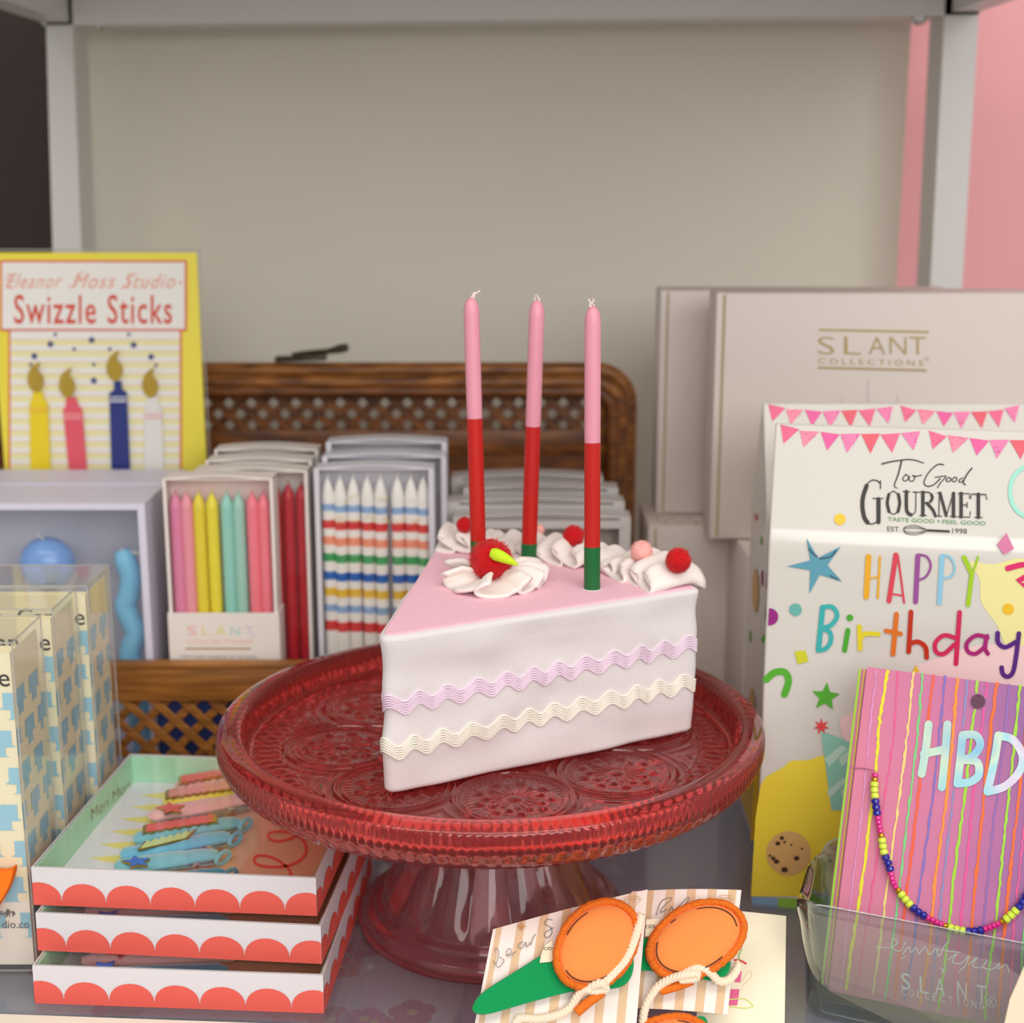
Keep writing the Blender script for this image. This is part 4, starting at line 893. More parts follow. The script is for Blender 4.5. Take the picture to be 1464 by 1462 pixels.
# ================================================================== SCALLOPED TRAYS
M_mint = mat('mint_card', (176, 226, 190), .6); M_tray = mat('tray_white', (222, 218, 224), .5); M_scal = mat('coral_scallop', (232, 96, 84), .55)
TW, TD, TH = .150, .154, .0212
def make_tray(loc, yaw, label):
    t = thing('scalloped_tray', (0, 0, 0), label, 'tray', 'coral scalloped trays'); th = .0011
    w, d = TW / 2, TD / 2
    m = MB(); m.bx(-w, w, -d, -d + th, 0, TH); m.bx(-w, w, d - th, d, 0, TH); m.bx(-w, -w + th, -d + th, d - th, 0, TH); m.bx(w - th, w, -d + th, d - th, 0, TH); m.bx(-w + th, w - th, -d + th, d - th, 0, th)
    m.build('tray_shell', M_tray, t)
    m = MB(); n = 7; r = TW / 6.35; e = .00025
    def scal(P, L):
        k = L / r; x = -.35 * r - L / 2
        while x < L / 2:
            pts = []
            for i in range(13):
                a = pi * i / 12; px = x + r / 2 - r / 2 * cos(a); pz = .0022 + .0108 * sin(a) ** .85
                pts.append((max(-L / 2, min(L / 2, px)), pz))
            pts = [(pts[0][0], .0001)] + pts + [(pts[-1][0], .0001)]
            if pts[-1][0] - pts[0][0] > .001: m.add([P(a, b) for a, b in pts], [tuple(range(len(pts)))])
            x += r
    scal(lambda a, b: (a, -d - e, b), TW); scal(lambda a, b: (w + e, a, b), TD); scal(lambda a, b: (-w - e, -a, b), TD); scal(lambda a, b: (-a, d + e, b), TW)
    m.build('scallop_print', M_scal, t)
    m = MB(); i = th + .0002
    m.bx(-w + i, w - i, -d + i, -d + i + .0006, th, TH - .0008); m.bx(-w + i, w - i, d - i - .0006, d - i, th, TH - .0008); m.bx(-w + i, -w + i + .0006, -d + i, d - i, th, TH - .0008); m.bx(w - i - .0006, w - i, -d + i, d - i, th, TH - .0008)
    m.build('lining', M_mint, t)
    m = MB(); z = .0035; m.bx(-w + .002, w - .002, -d + .002, d - .002, th + .0003, z - .0001, 0, 0)
    m.add([(-.008, -d + .004, z), (w - .003, -d + .004, z), (w - .003, d - .004, z), (.000, d - .004, z)], [(0, 1, 2, 3)], 1)
    for q in range(8):
        y = -d + .014 + q * .017; m.add([(-w + .012, y, z), (-w + .024, y - .0042, z), (-w + .044, y - .0055, z), (-w + .044, y + .0065, z), (-w + .024, y + .004, z)], [(0, 1, 2, 3, 4)], 2)
    m.build('insert_card', [mat('insert_white', (232, 232, 238), .6), mat('insert_tan', (222, 168, 134), .6), mat('insert_lemon', (240, 230, 130), .6)], t)
    m = MB(); m.add([(-w + .001, -d + .001, TH - .0002), (w - .001, -d + .001, TH - .0002), (w - .001, d - .001, TH - .0002), (-w + .001, d - .001, TH - .0002)], [(0, 1, 2, 3)])
    m.build('clear_lid', M_film, t)
    m = MB(); q = TH; e = .0009
    m.tube([(-w + e, -d + e, q), (w - e, -d + e, q), (w - e, d - e, q), (-w + e, d - e, q)], .0005, 6, 0, closed=True); m.build('lid_fold', M_edge, t)
    t.location = loc; t.rotation_euler = (0, 0, yaw); BASE[t.name] = Vector(loc)
    return t
tr1 = make_tray((-.1655, .752, .0), radians(-3.6), 'bottom tray of the three with white sides and coral scallops')
tr2 = make_tray((-.1650, .7645, TH + .0004), radians(-5.2), 'middle tray of the three with white sides and coral scallops')
ZT3 = 2 * (TH + .0004)
tr3 = make_tray((-.1690, .7735, ZT3), radians(-4.6), 'topmost scalloped tray, its velvet hair clips showing through the clear lid')
ZFL = ZT3 + .0036
# red curl and script on the topmost tray
Z4 = zoomer(150, 1080, 4.18)
m = MB(); pz = PZ(ZFL + .0002)
m.stroke([Z4(*q) for q in [(1112, 725), (1100, 680), (1030, 622), (950, 596), (900, 605), (898, 640), (960, 662), (1070, 660), (1150, 635), (1200, 580), (1190, 515), (1130, 468), (1050, 452), (985, 462), (980, 492), (1030, 510), (1110, 495), (1165, 455), (1165, 410), (1100, 365), (1030, 355), (1000, 375), (1040, 408), (1110, 405), (1160, 380)]], 3.8, pz, 0)
o = m.build('curl_print', mat('curl_red', (232, 74, 58), .6)); o.parent = tr3
mw = Matrix.Translation(tr3.location) @ Matrix.Rotation(radians(-4.6), 4, 'Z'); inv = mw.inverted()
def into(o, root_mat):
    i = root_mat.inverted()
    for v in o.data.vertices: v.co = i @ v.co
into(o, mw)
wl = mw @ Vector((-TW / 2 + .0022, 0, 0)); PWL = Plane(wl, (mw.to_3x3() @ Vector((1, 0, 0))))
m = MB(); m.text('Meri Meri', [(128, 1159), (186, 1112), (189, 1124), (131, 1173)], PWL, .0003, 0, shear=.35, bold=-.016)
o = m.build('maker_lettering', mat('bronze_ink', (150, 120, 70), .5)); o.parent = tr3; into(o, mw)
# velvet clips
vel = lambda n, c: mat(n, c, .85, sheen=.8, bump=.3, bscale=700, spec=.1)
V_pink, V_yel, V_rose, V_teal, V_blue, V_deep = vel('pink_velvet', (240, 182, 180)), vel('yellow_velvet', (240, 226, 96)), vel('rose_velvet', (236, 160, 160)), vel('teal_velvet', (120, 190, 204)), vel('sky_velvet', (104, 184, 214)), vel('deep_teal_velvet', (40, 130, 160))
E_cor, E_blu, E_lim, E_pnk = mat('coral_enamel', (240, 104, 96), .25), mat('blue_enamel', (60, 120, 214), .25), mat('lime_enamel', (206, 228, 150), .25), mat('pink_enamel', (240, 160, 150), .25)
def clip(a, b, vm, label, fringe=None, star=None, charm=None, tail=None, hw=.0078):
    """a, b: pixel ends of the velvet bow; it lies on the insert card"""
    z = ZFL + .0046; pp = PZ(z); A, Bv = pp.at(*Z4(*a)), pp.at(*Z4(*b)); ax = (Bv - A).normalized(); sdv = Vector((-ax.y, ax.x, 0))
    t = thing('hair_clip', ((A.x + Bv.x) / 2, (A.y + Bv.y) / 2, ZFL), label, 'hair clip', 'velvet hair clips in the topmost tray')
    L = (Bv - A).length; rings = []
    for i in range(21):
        q = i / 20; p = A + (Bv - A) * q; w = hw * (.72 + .28 * sin(pi * min(1, q * 1.15))); hh = .0042 * (.8 + .2 * sin(pi * q)) + .0004 * sin(q * 25)
        if i in (0, 20): w *= .5; hh *= .5
        rings.append([p + sdv * w * cos(s) + Vector((0, 0, hh * sin(s) * (.85))) for s in [2 * pi * j / 18 for j in range(18)]])
    m = MB(); m.loft(rings, 0, True); m.build('velvet_bow', vm, t)
    m = MB(); c = Bv - ax * .002 - sdv * hw * .4 + Vector((0, 0, -.0012))
    lp = [c + (sdv * cos(s) * .0036 + Vector((0, 0, 1)) * sin(s) * .0030) + ax * (.004 * (1 + cos(s))) for s in [2 * pi * i / 16 for i in range(16)]]
    m.tube(lp, .0013, 8, 0, closed=True, flat=1.0); m.build('ribbon_loop', vm if not tail else tail, t)
    m = MB(); p = A + ax * .006 - sdv * (hw + .0008) ; q = Bv - ax * .003 - sdv * (hw + .0008); m.box((p + q) / 2 + Vector((0, 0, -.002)), ((q - p).length, .0026, .0022), Matrix.Rotation(atan2(ax.y, ax.x), 3, 'Z'), .0006)
    m.tube([p + ax * ((q - p).length * .78) + Vector((0, 0, -.001)) + sdv * .0002 * 0 - sdv * .0015, p + ax * ((q - p).length * .78) + Vector((0, 0, .0005)) - sdv * .0015], .0018, 8)
    m.build('metal_clasp', M_silver, t)
    top = ZFL + .0092; pt = PZ(top)
    def enamel(poly_px, mt, nm):
        pc = Vector((sum(p[0] for p in poly_px) / len(poly_px), sum(p[1] for p in poly_px) / len(poly_px)))
        mm = MB(); a3 = [pt.at(*Z4(*p)) for p in poly_px]; mm.prism(a3, (0, 0, -.0012), 0)
        cc = sum(a3, Vector()) / len(a3); mm.prism([cc + (p - cc) * .90 + Vector((0, 0, .0004)) for p in a3], (0, 0, -.0005), 1)
        return mm.build(nm, [M_gold, mt], t)
    if fringe:
        (x0, y0), (x1, y1), mt, n = fringe; w = 34; up = []; dn = []
        for i in range(n * 2 + 1):
            q = i / (2 * n); cx, cy = x0 + (x1 - x0) * q, y0 + (y1 - y0) * q
            up.append((cx, cy - 20 - (9 if i % 2 else 0))); dn.append((cx, cy + 16 + (7 if i % 2 == 0 else 0)))
        enamel(up + dn[::-1], mt, 'enamel_fringe')
    if star: enamel([(star[0] + 1.5 * (p[0] - star[0]), star[1] + .62 * (p[1] - star[1])) for p in star_px(star[0], star[1], 62, 30, 5, -.5)], star[2], 'enamel_star')
    if charm:
        (x0, y0), (x1, y1), mt = charm; n = 6; up = []; dn = []
        for i in range(n + 1):
            q = i / n; cx, cy = x0 + (x1 - x0) * q, y0 + (y1 - y0) * q; up.append((cx + 30, cy - 30)); up.append((cx + 44, cy - 14)) if i < n else None; dn.append((cx - 20, cy + 26))
        enamel(up + dn[::-1], mt, 'enamel_charm')
    return t
clip((415, 195), (800, 132), V_pink, 'pink velvet hair clip with coral fringe, rearmost in the topmost tray', fringe=((440, 148), (760, 92), E_cor, 7))
clip((345, 275), (855, 200), V_yel, 'yellow velvet hair clip with pink fringe in the topmost tray', fringe=((360, 232), (790, 172), E_pnk, 9))
clip((262, 362), (872, 255), V_pink, 'pink velvet hair clip with coral star in the topmost tray', star=(395, 312, E_cor), tail=V_rose)
clip((170, 500), (812, 392), V_teal, 'teal velvet hair clip with coral fringe in the topmost tray', fringe=((225, 440), (670, 372), E_cor, 8))
clip((92, 595), (750, 478), V_blue, 'blue velvet hair clip with lime enamel charm in the topmost tray', charm=((215, 535), (520, 462), E_lim))
clip((55, 668), (680, 585), V_teal, 'teal velvet hair clip with blue star in the topmost tray', star=(190, 632, E_blu))
clip((420, 738), (720, 700), V_deep, 'deep teal velvet hair clip nearest the front of the topmost tray', hw=.004)
# clips glimpsed in the lower trays
def low_clip(tr, yaw, x, y, L, vm, mt, label, grp):
    t = thing('hair_clip', (0, 0, 0), label, 'hair clip', grp); rings = []
    for i in range(15):
        q = i / 14; w = .006 * (.7 + .3 * sin(pi * q)) * (.5 if i in (0, 14) else 1); hh = .004 * (.5 if i in (0, 14) else 1)
        rings.append([Vector((-L / 2 + L * q, w * cos(s), .0048 + hh * sin(s))) for s in [2 * pi * j / 14 for j in range(14)]])
    m = MB(); m.loft(rings, 0, True); m.build('velvet_bow', vm, t)
    m = MB(); m.prism([Vector((-L * .25 + p[0], p[1], .0088)) for p in star_px(0, 0, .008, .004)], (0, 0, .0012), 0); m.build('enamel_star', mt, t)
    t.location = tr.location + Matrix.Rotation(yaw, 3, 'Z') @ Vector((x, y, .0036)); t.rotation_euler = (0, 0, yaw + radians(9)); return t
for tr, yw, w in ((tr2, radians(-5.2), 'middle'), (tr1, radians(-3.6), 'bottom')):
    low_clip(tr, yw, -.022, -.060, .085, V_deep, E_blu, 'deep teal hair clip with blue star glimpsed in the %s tray' % w, 'clips glimpsed in the lower trays')
    low_clip(tr, yw, -.018, -.042, .085, V_pink, E_cor, 'pink hair clip glimpsed in the %s tray' % w, 'clips glimpsed in the lower trays')

# ================================================================== CLEAR CAKE CANDLE BOXES
M_ivory = mat('ivory_insert', (240, 232, 198), .6); M_pblue = mat('powder_blue_print', (150, 200, 220), .6); M_box = film('box_acetate', ior=1.28, rough=.03, haze=.05, boost=1.0)
def cake_box(x1, y0, dp, label):
    W, H = .085, .184; x0 = x1 - W; y1 = y0 + dp
    t = thing('cake_candle_box', ((x0 + x1) / 2, (y0 + y1) / 2, 0), label, 'candle box', 'clear cake candle boxes')
    m = MB(); m.add([(x0, y0, 0), (x1, y0, 0), (x1, y1, 0), (x0, y1, 0), (x0, y0, H), (x1, y0, H), (x1, y1, H), (x0, y1, H)], [(0, 1, 5, 4), (1, 2, 6, 5), (2, 3, 7, 6), (3, 0, 4, 7), (4, 5, 6, 7), (3, 2, 1, 0)]); m.build('clear_shell', M_box, t)
    m = MB(); r = .0005
    for x in (x0, x1):
        for y in (y0, y1): m.tube([(x, y, .0006), (x, y, H)], r, 6)
    for z in (.0007, H):
        m.tube([(x0, y0, z), (x1, y0, z)], r, 6); m.tube([(x0, y1, z), (x1, y1, z)], r, 6); m.tube([(x0, y0, z), (x0, y1, z)], r, 6); m.tube([(x1, y0, z), (x1, y1, z)], r, 6)
    m.build('folded_edge', M_edge, t)
    e = .0022; a0, a1, b0, b1, z0, z1 = x0 + e, x1 - e, y0 + e, y1 - e, .003, H - .006
    m = MB(); th = .0005
    m.bx(a0, a1, b0, b0 + th, z0, z1); m.bx(a1 - th, a1, b0 + th, b1, z0, z1); m.bx(a0, a1 - th, b1 - th, b1, z0, z1 - .01); m.bx(a0, a0 + th, b0 + th, b1 - th, z0, z1); m.bx(a0 + th, a1 - th, b0 + th, b1 - th, z1 - .014, z1 - .0135)
    m.build('insert_sleeve', M_ivory, t)
    m = MB(); e = .0003
    def cake(P, s0, zz, k, lim0, lim1):
        def q(l):
            l = [(max(lim0, min(lim1, s0 + a * k)), zz + b * k) for a, b in l]
            if max(p[0] for p in l) - min(p[0] for p in l) > .0008: m.add([P(*p) for p in l], [tuple(range(len(l)))])
        q([(-.5, .42), (-.5, 1.0), (-.42, .96), (-.34, 1.0), (-.26, .96), (-.18, 1.0), (-.1, .96), (0, 1.0), (.1, .96), (.18, 1.0), (.26, .96), (.34, 1.0), (.42, .96), (.5, 1.0), (.5, .42), (.62, .36), (.62, .33), (.26, .31), (-.26, .31), (-.62, .33), (-.62, .36)])
        q([(-.24, .312), (.24, .312), (.24, -.02), (.40, -.07), (-.40, -.07), (-.24, -.02)])
        for x in (-.3, -.1, .1, .3): q([(x - .02, 1.0), (x + .02, 1.0), (x + .02, 1.28), (x - .02, 1.28)])
    k = .0138
    for row in range(7):
        z = .020 + row * .0205
        for c in range(6):
            s = a0 - .004 + c * .0215 + (.01075 if row % 2 else 0); cake(lambda s_, z_: (s_, b0 - e, z_), s, z, k, a0 + .001, a1)
        for c in range(-1, 3):
            s = b0 + .010 + c * .0215 + (.01075 if row % 2 else 0); cake(lambda s_, z_: (a1 + e, s_, z_), s, z, k, b0, b1)
    m.build('cake_print', M_pblue, t)
    pf = PY(b0); m = MB()
    cu = bpy.data.curves
    def txt(s, x0_, x1_, zb, zt, mi=0):
        q = [(x0_, zt), (x1_, zt), (x1_, zb), (x0_, zb)]
        px = []
        for x, z in q:
            d = Vector((x, b0 - .0004, z)) - CAM; f_ = d.y * cos(PITCH) - d.z * sin(PITCH); px.append((CX + FPX * d.x / f_, CY - FPX * (d.y * sin(PITCH) + d.z * cos(PITCH)) / f_))
        m.text(s, px, pf, .0004, mi)
    txt('Candle', a1 - .040, a1 - .001, .160, .170); txt('Cake', a1 - .076, a1 - .048, .160, .170); m.build('title_lettering', M_black, t)
    m = MB(); m.bx(a0, a1, b0 - .0002, b0, .0033, .040); m.build('label_strip', mat('label_ivory', (238, 234, 222), .6), t)
    m = MB(); pf = PY(b0 - .0004); txt('english', a1 - .040, a1 - .008, .031, .0355); txt('bazaarstudio.co', a1 - .052, a1 - .004, .0245, .029) if False else (txt('sh', a1 - .014, a1 - .009, .031, .0355), txt('dio.co', a1 - .0155, a1 - .001, .0245, .029))
    m.build('small_lettering', mat('warm_grey_ink', (110, 102, 94), .6), t)
    return t
cake_box(-.2535, .7105, .0465, 'clear cake candle box nearest the front of its row of three')
cake_box(-.2507, .7690, .0435, 'clear cake candle box in the middle of its row of three')
cake_box(-.2450, .8160, .0460, 'clear cake candle box at the back of its row, before the suitcase')
# orange felt piece at the left edge
pl = Plane((-.27, .688, 0), (0.1, -1, .3)); m = MB()
op = smooth2([(22, 1238), (8, 1243), (-40, 1240), (-95, 1262), (-110, 1330), (-100, 1440), (-60, 1440), (-40, 1370), (-6, 1302), (14, 1268)], True, 4)
fr = [pl.at(u, v, .003) for u, v in op]; c = sum(fr, Vector()) / len(fr)
m.loft([[c + (p - c) * .96 - pl.n * -.0022 for p in fr], fr, [p - pl.n * .004 for p in fr], [c + (p - c) * .96 - pl.n * .006 for p in fr]], 0, True)
lowz = min(v[2] for v in m.v); m.v = [(v[0], v[1], v[2] - lowz + .0003) if False else v for v in m.v]
tag(m.build('orange_felt_flower', mat('bright_orange_felt', (246, 120, 36), .9, bump=.5, bscale=700, spec=.1), loc=(-.28, .688, .0)), 'bright orange felt piece at the far left in front of the clear boxes', 'felt flower')

# ================================================================== GLASS DISH WITH BEAD CARDS
M_glass = film('clear_dish_glass', (228, 238, 234), ior=1.6, rough=.01, haze=.03, boost=2.1, power=3.0)
DO = Vector((.139, .665, 0)); dyaw = radians(-22.9); EX = Vector((cos(dyaw), sin(dyaw), 0)); EY = Vector((-sin(dyaw), cos(dyaw), 0)); DW, DD, DH = .136, .082, .0655
def dl(x, y, z): return DO + EX * x + EY * y + Vector((0, 0, z))
def rr2(x0, x1, y0, y1, r, n=7):
    out = []
    for cx, cy, a in ((x1 - r, y1 - r, 0), (x0 + r, y1 - r, 90), (x0 + r, y0 + r, 180), (x1 - r, y0 + r, 270)):
        for i in range(n): t = radians(a + 90 * i / (n - 1)); out.append((cx + r * cos(t), cy + r * sin(t)))
    out2 = []
    for i in range(len(out)):
        a, b = out[i], out[(i + 1) % len(out)]; L = sqrt((a[0] - b[0]) ** 2 + (a[1] - b[1]) ** 2); k = max(1, int(L / .006))
        for j in range(k): out2.append((a[0] + (b[0] - a[0]) * j / k, a[1] + (b[1] - a[1]) * j / k))
    return out2
gd = thing('glass_dish', DO + EX * DW / 2 + EY * DD / 2, 'clear rectangular glass dish holding the striped bead cards', 'glass dish')
base_r = rr2(0, DW, 0, DD, .012)
def ring(ins, z, wav=0.0):
    cx, cy = DW / 2, DD / 2; out = []
    for x, y in base_r:
        fx = (x - cx) / cx; fy = (y - cy) / cy
        zz = z + wav * (.0035 * max(0, abs(fx) - .88) / .12 * cos(pi * fy * 1.6))
        out.append(dl(cx + (x - cx) * (1 - ins / cx), cy + (y - cy) * (1 - ins / cy), zz))
    return out
m = MB(); m.loft([ring(.012, .0), ring(.0085, .0), ring(.0062, .002), ring(.0055, .006), ring(.004, .03), ring(.0012, .052, .5), ring(-.0004, .060, 1), ring(-.0004, .0640, 1), ring(.0012, .0656, 1), ring(.0030, .0645, 1), ring(.0042, .060, 1), ring(.0062, .03), ring(.0078, .012), ring(.011, .008), ring(.017, .0072)], 0, True)
m.build('dish_body', M_glass, gd, sharp=70, recalc=True)
TH_L = radians(24)
def cardplane(off): return Plane(dl(0, off, .0105), (EY * sin(TH_L) + Vector((0, 0, cos(TH_L)))).cross(EX) * -1 if False else EX.cross(EY * sin(TH_L) + Vector((0, 0, cos(TH_L)))))
PC = cardplane(.017)
UP = EY * sin(TH_L) + Vector((0, 0, cos(TH_L)))
tlp = PC.at(1240, 953); LH = (tlp - dl(0, .017, .0105)).dot(UP)
xl = (tlp - DO).dot(EX)
print('card height', LH, 'left', xl, 'BL', PC.at(1178, 1425), (PC.at(1178, 1425) - dl(0, .017, .0105)).dot(UP), (PC.at(1178, 1425) - DO).dot(EX), 'hole', (PC.at(1398, 1000) - DO).dot(EX))
CW = .105
def card_quad(off, xo, top): 
    o = dl(0, off, .0105); return [o + EX * (xl + xo), o + EX * (xl + xo + CW), o + EX * (xl + xo + CW) + UP * top, o + EX * (xl + xo) + UP * top]
def grad_card():
    mt = bpy.data.materials.new('ombre_card'); mt.use_nodes = True; nt = mt.node_tree; b = nt.nodes['Principled BSDF']; L = nt.links.new
    tc = nt.nodes.new('ShaderNodeTexCoord'); sp = nt.nodes.new('ShaderNodeSeparateXYZ'); n = nt.nodes.new('ShaderNodeTexNoise'); n.inputs['Scale'].default_value = 14
    ad = nt.nodes.new('ShaderNodeMath'); ad.operation = 'ADD'; mu = nt.nodes.new('ShaderNodeMath'); mu.operation = 'MULTIPLY_ADD'; mu.inputs[1].default_value = .35; r = nt.nodes.new('ShaderNodeValToRGB')
    r.color_ramp.elements[0].position = .2; r.color_ramp.elements[0].color = lin((212, 124, 154)); r.color_ramp.elements[1].position = .85; r.color_ramp.elements[1].color = lin((136, 92, 154)); e = r.color_ramp.elements.new(.5); e.color = lin((198, 114, 158))
    L(tc.outputs['Generated'], sp.inputs[0]); L(tc.outputs['Object'], n.inputs['Vector']); L(n.outputs['Fac'], mu.inputs[0]); L(sp.outputs['X'], mu.inputs[2]); su = nt.nodes.new('ShaderNodeMath'); su.operation = 'SUBTRACT'; su.inputs[1].default_value = .17
    L(mu.outputs[0], su.inputs[0]); L(su.outputs[0], r.inputs[0]); L(r.outputs[0], b.inputs['Base Color']); b.inputs['Roughness'].default_value = .5; return mt
M_omb = grad_card()
q = card_quad(.017, 0, LH); nb = PC.n * -.0006
bc = thing('bead_card', (q[0] + q[1]) / 2, 'pink striped necklace card with holographic letters, front card in the glass dish', 'card', 'striped bead cards')
m = MB(); m.prism(q, nb); m.build('card', M_omb, bc)
m = MB(); ink = []
st6 = [((535, 150), (505, 330), (490, 510), (470, 690), (430, 1000), (398, 1200), (370, 1420), 'crayon_yellow', (228, 218, 50), 8), ((573, 150), (555, 400), (520, 640), (478, 960), (440, 1200), (410, 1420), 'crayon_hotpink', (232, 90, 150), 4), ((630, 155), (605, 400), (575, 640), (530, 960), (500, 1200), (468, 1420), 'crayon_straw', (234, 210, 130), 6), ((663, 160), (650, 330), (625, 560), (590, 850), (560, 1100), (520, 1420), 'crayon_green', (122, 206, 130), 6), ((705, 165), (685, 320), (655, 560), (620, 850), (590, 1100), (555, 1420), 'crayon_vermilion', (238, 96, 64), 7), ((748, 170), (728, 370), (700, 640), (655, 950), (630, 1180), (590, 1420), 'crayon_periwinkle', (130, 110, 190), 6), ((795, 180), (775, 400), (750, 640), (710, 940), (690, 1180), (650, 1420), 'crayon_tangerine', (246, 146, 60), 8), ((830, 185), (810, 400), (775, 640), (740, 940), (715, 1180), (690, 1420), 'crayon_steel', (140, 140, 190), 5), ((868, 190), (850, 360), (820, 620), (780, 920), (755, 1180), (715, 1460), 'crayon_lime', (160, 212, 60), 7), ((903, 195), (880, 400), (850, 650), (820, 950), (795, 1200), (770, 1460), 'crayon_fuchsia', (232, 84, 160), 6), ((940, 195), (915, 400), (880, 750), (855, 1000), (840, 1200), (820, 1460), 'crayon_orange', (238, 110, 50), 8), ((985, 200), (968, 400), (925, 750), (900, 1000), (880, 1200), (860, 1460), 'crayon_violet', (146, 106, 180), 5), ((1028, 205), (990, 560), (960, 850), (935, 1100), (905, 1300), (895, 1460), 'crayon_lime', (160, 212, 60), 7), ((1062, 210), (1030, 560), (995, 850), (970, 1100), (955, 1300), (945, 1460), 'crayon_orange', (238, 110, 50), 8), ((1095, 215), (1060, 560), (1030, 850), (1005, 1100), (985, 1460), 'crayon_hotpink', (232, 90, 150), 5), ((1130, 220), (1095, 560), (1050, 1000), (1020, 1460), 'crayon_green', (122, 206, 130), 6), ((492, 150), (465, 400), (435, 700), (395, 1000), (350, 1420), 'crayon_lilac', (216, 140, 190), 5)]
for s in st6:
    pts = s[:-3]; ink.append(mat(s[-3], s[-2], .6)); pp = [Z6(*p) for p in pts]; pp = smooth2(pp, False, 14)
    pp = [(u + random.uniform(-.7, .7), v) for u, v in pp]; pp = [p for p in pp if (PC.at(*p) - dl(0, .017, .0105)).dot(UP) > .001]
    m.stroke(pp, s[-1] * 1.35 / 2.6, PC, .0003, len(ink) - 1, False, False, False, jit=.9)
m.build('crayon_stripes', ink, bc)
def holo():
    mt = bpy.data.materials.new('holographic_foil'); mt.use_nodes = True; nt = mt.node_tree; b = nt.nodes['Principled BSDF']; L = nt.links.new
    tc = nt.nodes.new('ShaderNodeTexCoord'); n = nt.nodes.new('ShaderNodeTexNoise'); n.inputs['Scale'].default_value = 32; n.inputs['Detail'].default_value = .5; r = nt.nodes.new('ShaderNodeValToRGB')
    els = [(.25, (206, 170, 226)), (.4, (226, 222, 240)), (.5, (168, 226, 238)), (.6, (214, 238, 214)), (.75, (150, 206, 236))]
    r.color_ramp.elements[0].position, r.color_ramp.elements[0].color = els[0][0], lin(els[0][1]); r.color_ramp.elements[1].position, r.color_ramp.elements[1].color = els[4][0], lin(els[4][1])
    for p, c in els[1:4]: e = r.color_ramp.elements.new(p); e.color = lin(c)
    L(tc.outputs['Object'], n.inputs['Vector']); L(n.outputs['Fac'], r.inputs[0]); L(r.outputs[0], b.inputs['Base Color']); b.inputs['Metallic'].default_value = .35; b.inputs['Roughness'].default_value = .25; return mt
m = MB(); w = 30 / 2.6
def H6(l, sm=True): m.stroke(z6(l), w, PC, .0006, 0, sm)
H6([(686, 352), (676, 440), (660, 536)]); H6([(756, 352), (748, 460), (735, 586)]); H6([(668, 462), (750, 444)], False)
H6([(812, 392), (804, 480), (793, 572)]); H6([(812, 392), (860, 392), (878, 428), (850, 470), (808, 484)]); H6([(812, 484), (866, 492), (872, 540), (840, 566), (793, 572)])
H6([(945, 393), (932, 480), (905, 600)]); H6([(945, 393), (1000, 410), (1036, 470), (1022, 530), (970, 582), (905, 602)])
m.build('holographic_lettering', holo(), bc)
m = MB(); m.disc(*Z6(870, 267), 12, PC, .0004, 0); m.disc(*Z6(870, 267), 10.5, PC, .0006, 1); m.build('hang_hole', [mat('hole_rim', (170, 110, 150), .5), mat('hole_dark', (92, 50, 78), .6)], bc)
m = MB()
m.stroke(z6([(490, 1180), (540, 1182), (570, 1165), (555, 1150), (548, 1180), (580, 1195), (600, 1160)]), 1.5, PC, .0004); m.stroke(z6([(590, 1205), (612, 1180), (620, 1200), (640, 1182), (650, 1205), (672, 1180), (690, 1208), (712, 1185), (725, 1215), (742, 1180), (760, 1160)]), 1.6, PC, .0004)
m.stroke(z6([(720, 1190), (800, 1200)]), 1.3, PC, .0004, 0, False); m.stroke(z6([(760, 1228), (790, 1205), (775, 1235), (810, 1240), (835, 1212), (825, 1245), (800, 1270)]), 1.6, PC, .0004); m.stroke(z6([(835, 1245), (865, 1220), (850, 1250), (885, 1255), (905, 1225), (890, 1255), (925, 1262), (950, 1238), (945, 1262), (975, 1245), (985, 1275)]), 1.6, PC, .0004)
m.stroke(z6([(585, 1225), (600, 1212)]), 1.3, PC, .0004, 0, False); m.stroke(z6([(731, 1255), (746, 1278)]), 1.4, PC, .0004, 0, False); m.stroke(z6([(745, 1255), (733, 1280)]), 1.4, PC, .0004, 0, False)
for x, y, ch in ((583, 1275, 'S'), (652, 1290, 'L'), (710, 1294, 'A'), (792, 1308, 'N'), (866, 1320, 'T')): m.text(ch, z6([(x, y), (x + 36, y + 6), (x + 36, y + 66), (x, y + 60)]), PC, .0004)
for i, ch in enumerate('COLLECTIONS'): x = 585 + i * 29; y = 1332 + i * 5; m.text(ch, z6([(x, y), (x + 18, y + 3), (x + 18, y + 29), (x, y + 26)] if ch != 'I' else [(x + 7, y), (x + 11, y + 1), (x + 11, y + 28), (x + 7, y + 27)]), PC, .0004)
m.text('R', z6([(912, 1376), (928, 1378), (928, 1396), (912, 1394)]), PC, .0004); m.stroke(z6(arc_px(920, 1386, 17, 17, 0, 350, 14)), 1.1, PC, .0004, 0, False)
m.build('foil_lettering', mat('white_foil', (236, 226, 238), .4, metal=.2), bc)
q2 = card_quad(.022, -.0050, LH - .003); c2 = thing('bead_card', (q2[0] + q2[1]) / 2, 'striped necklace card behind the front one, showing only its lime edge', 'card', 'striped bead cards')
PC2 = cardplane(.022); m = MB(); m.prism(q2, nb); m.build('card', M_omb, c2)
m = MB(); o2 = q2[0]; 
for x0, x1, mi in ((.0002, .0014, 0), (.0028, .0034, 1)): m.add([p + PC2.n * .0003 for p in (o2 + EX * x0, o2 + EX * x1, o2 + EX * x1 + UP * (LH - .003), o2 + EX * x0 + UP * (LH - .003))], [(0, 1, 2, 3)], mi)
m.build('crayon_stripes', [mat('crayon_lime', (160, 212, 60), .6), mat('crayon_yellow', (228, 218, 50), .6)], c2)
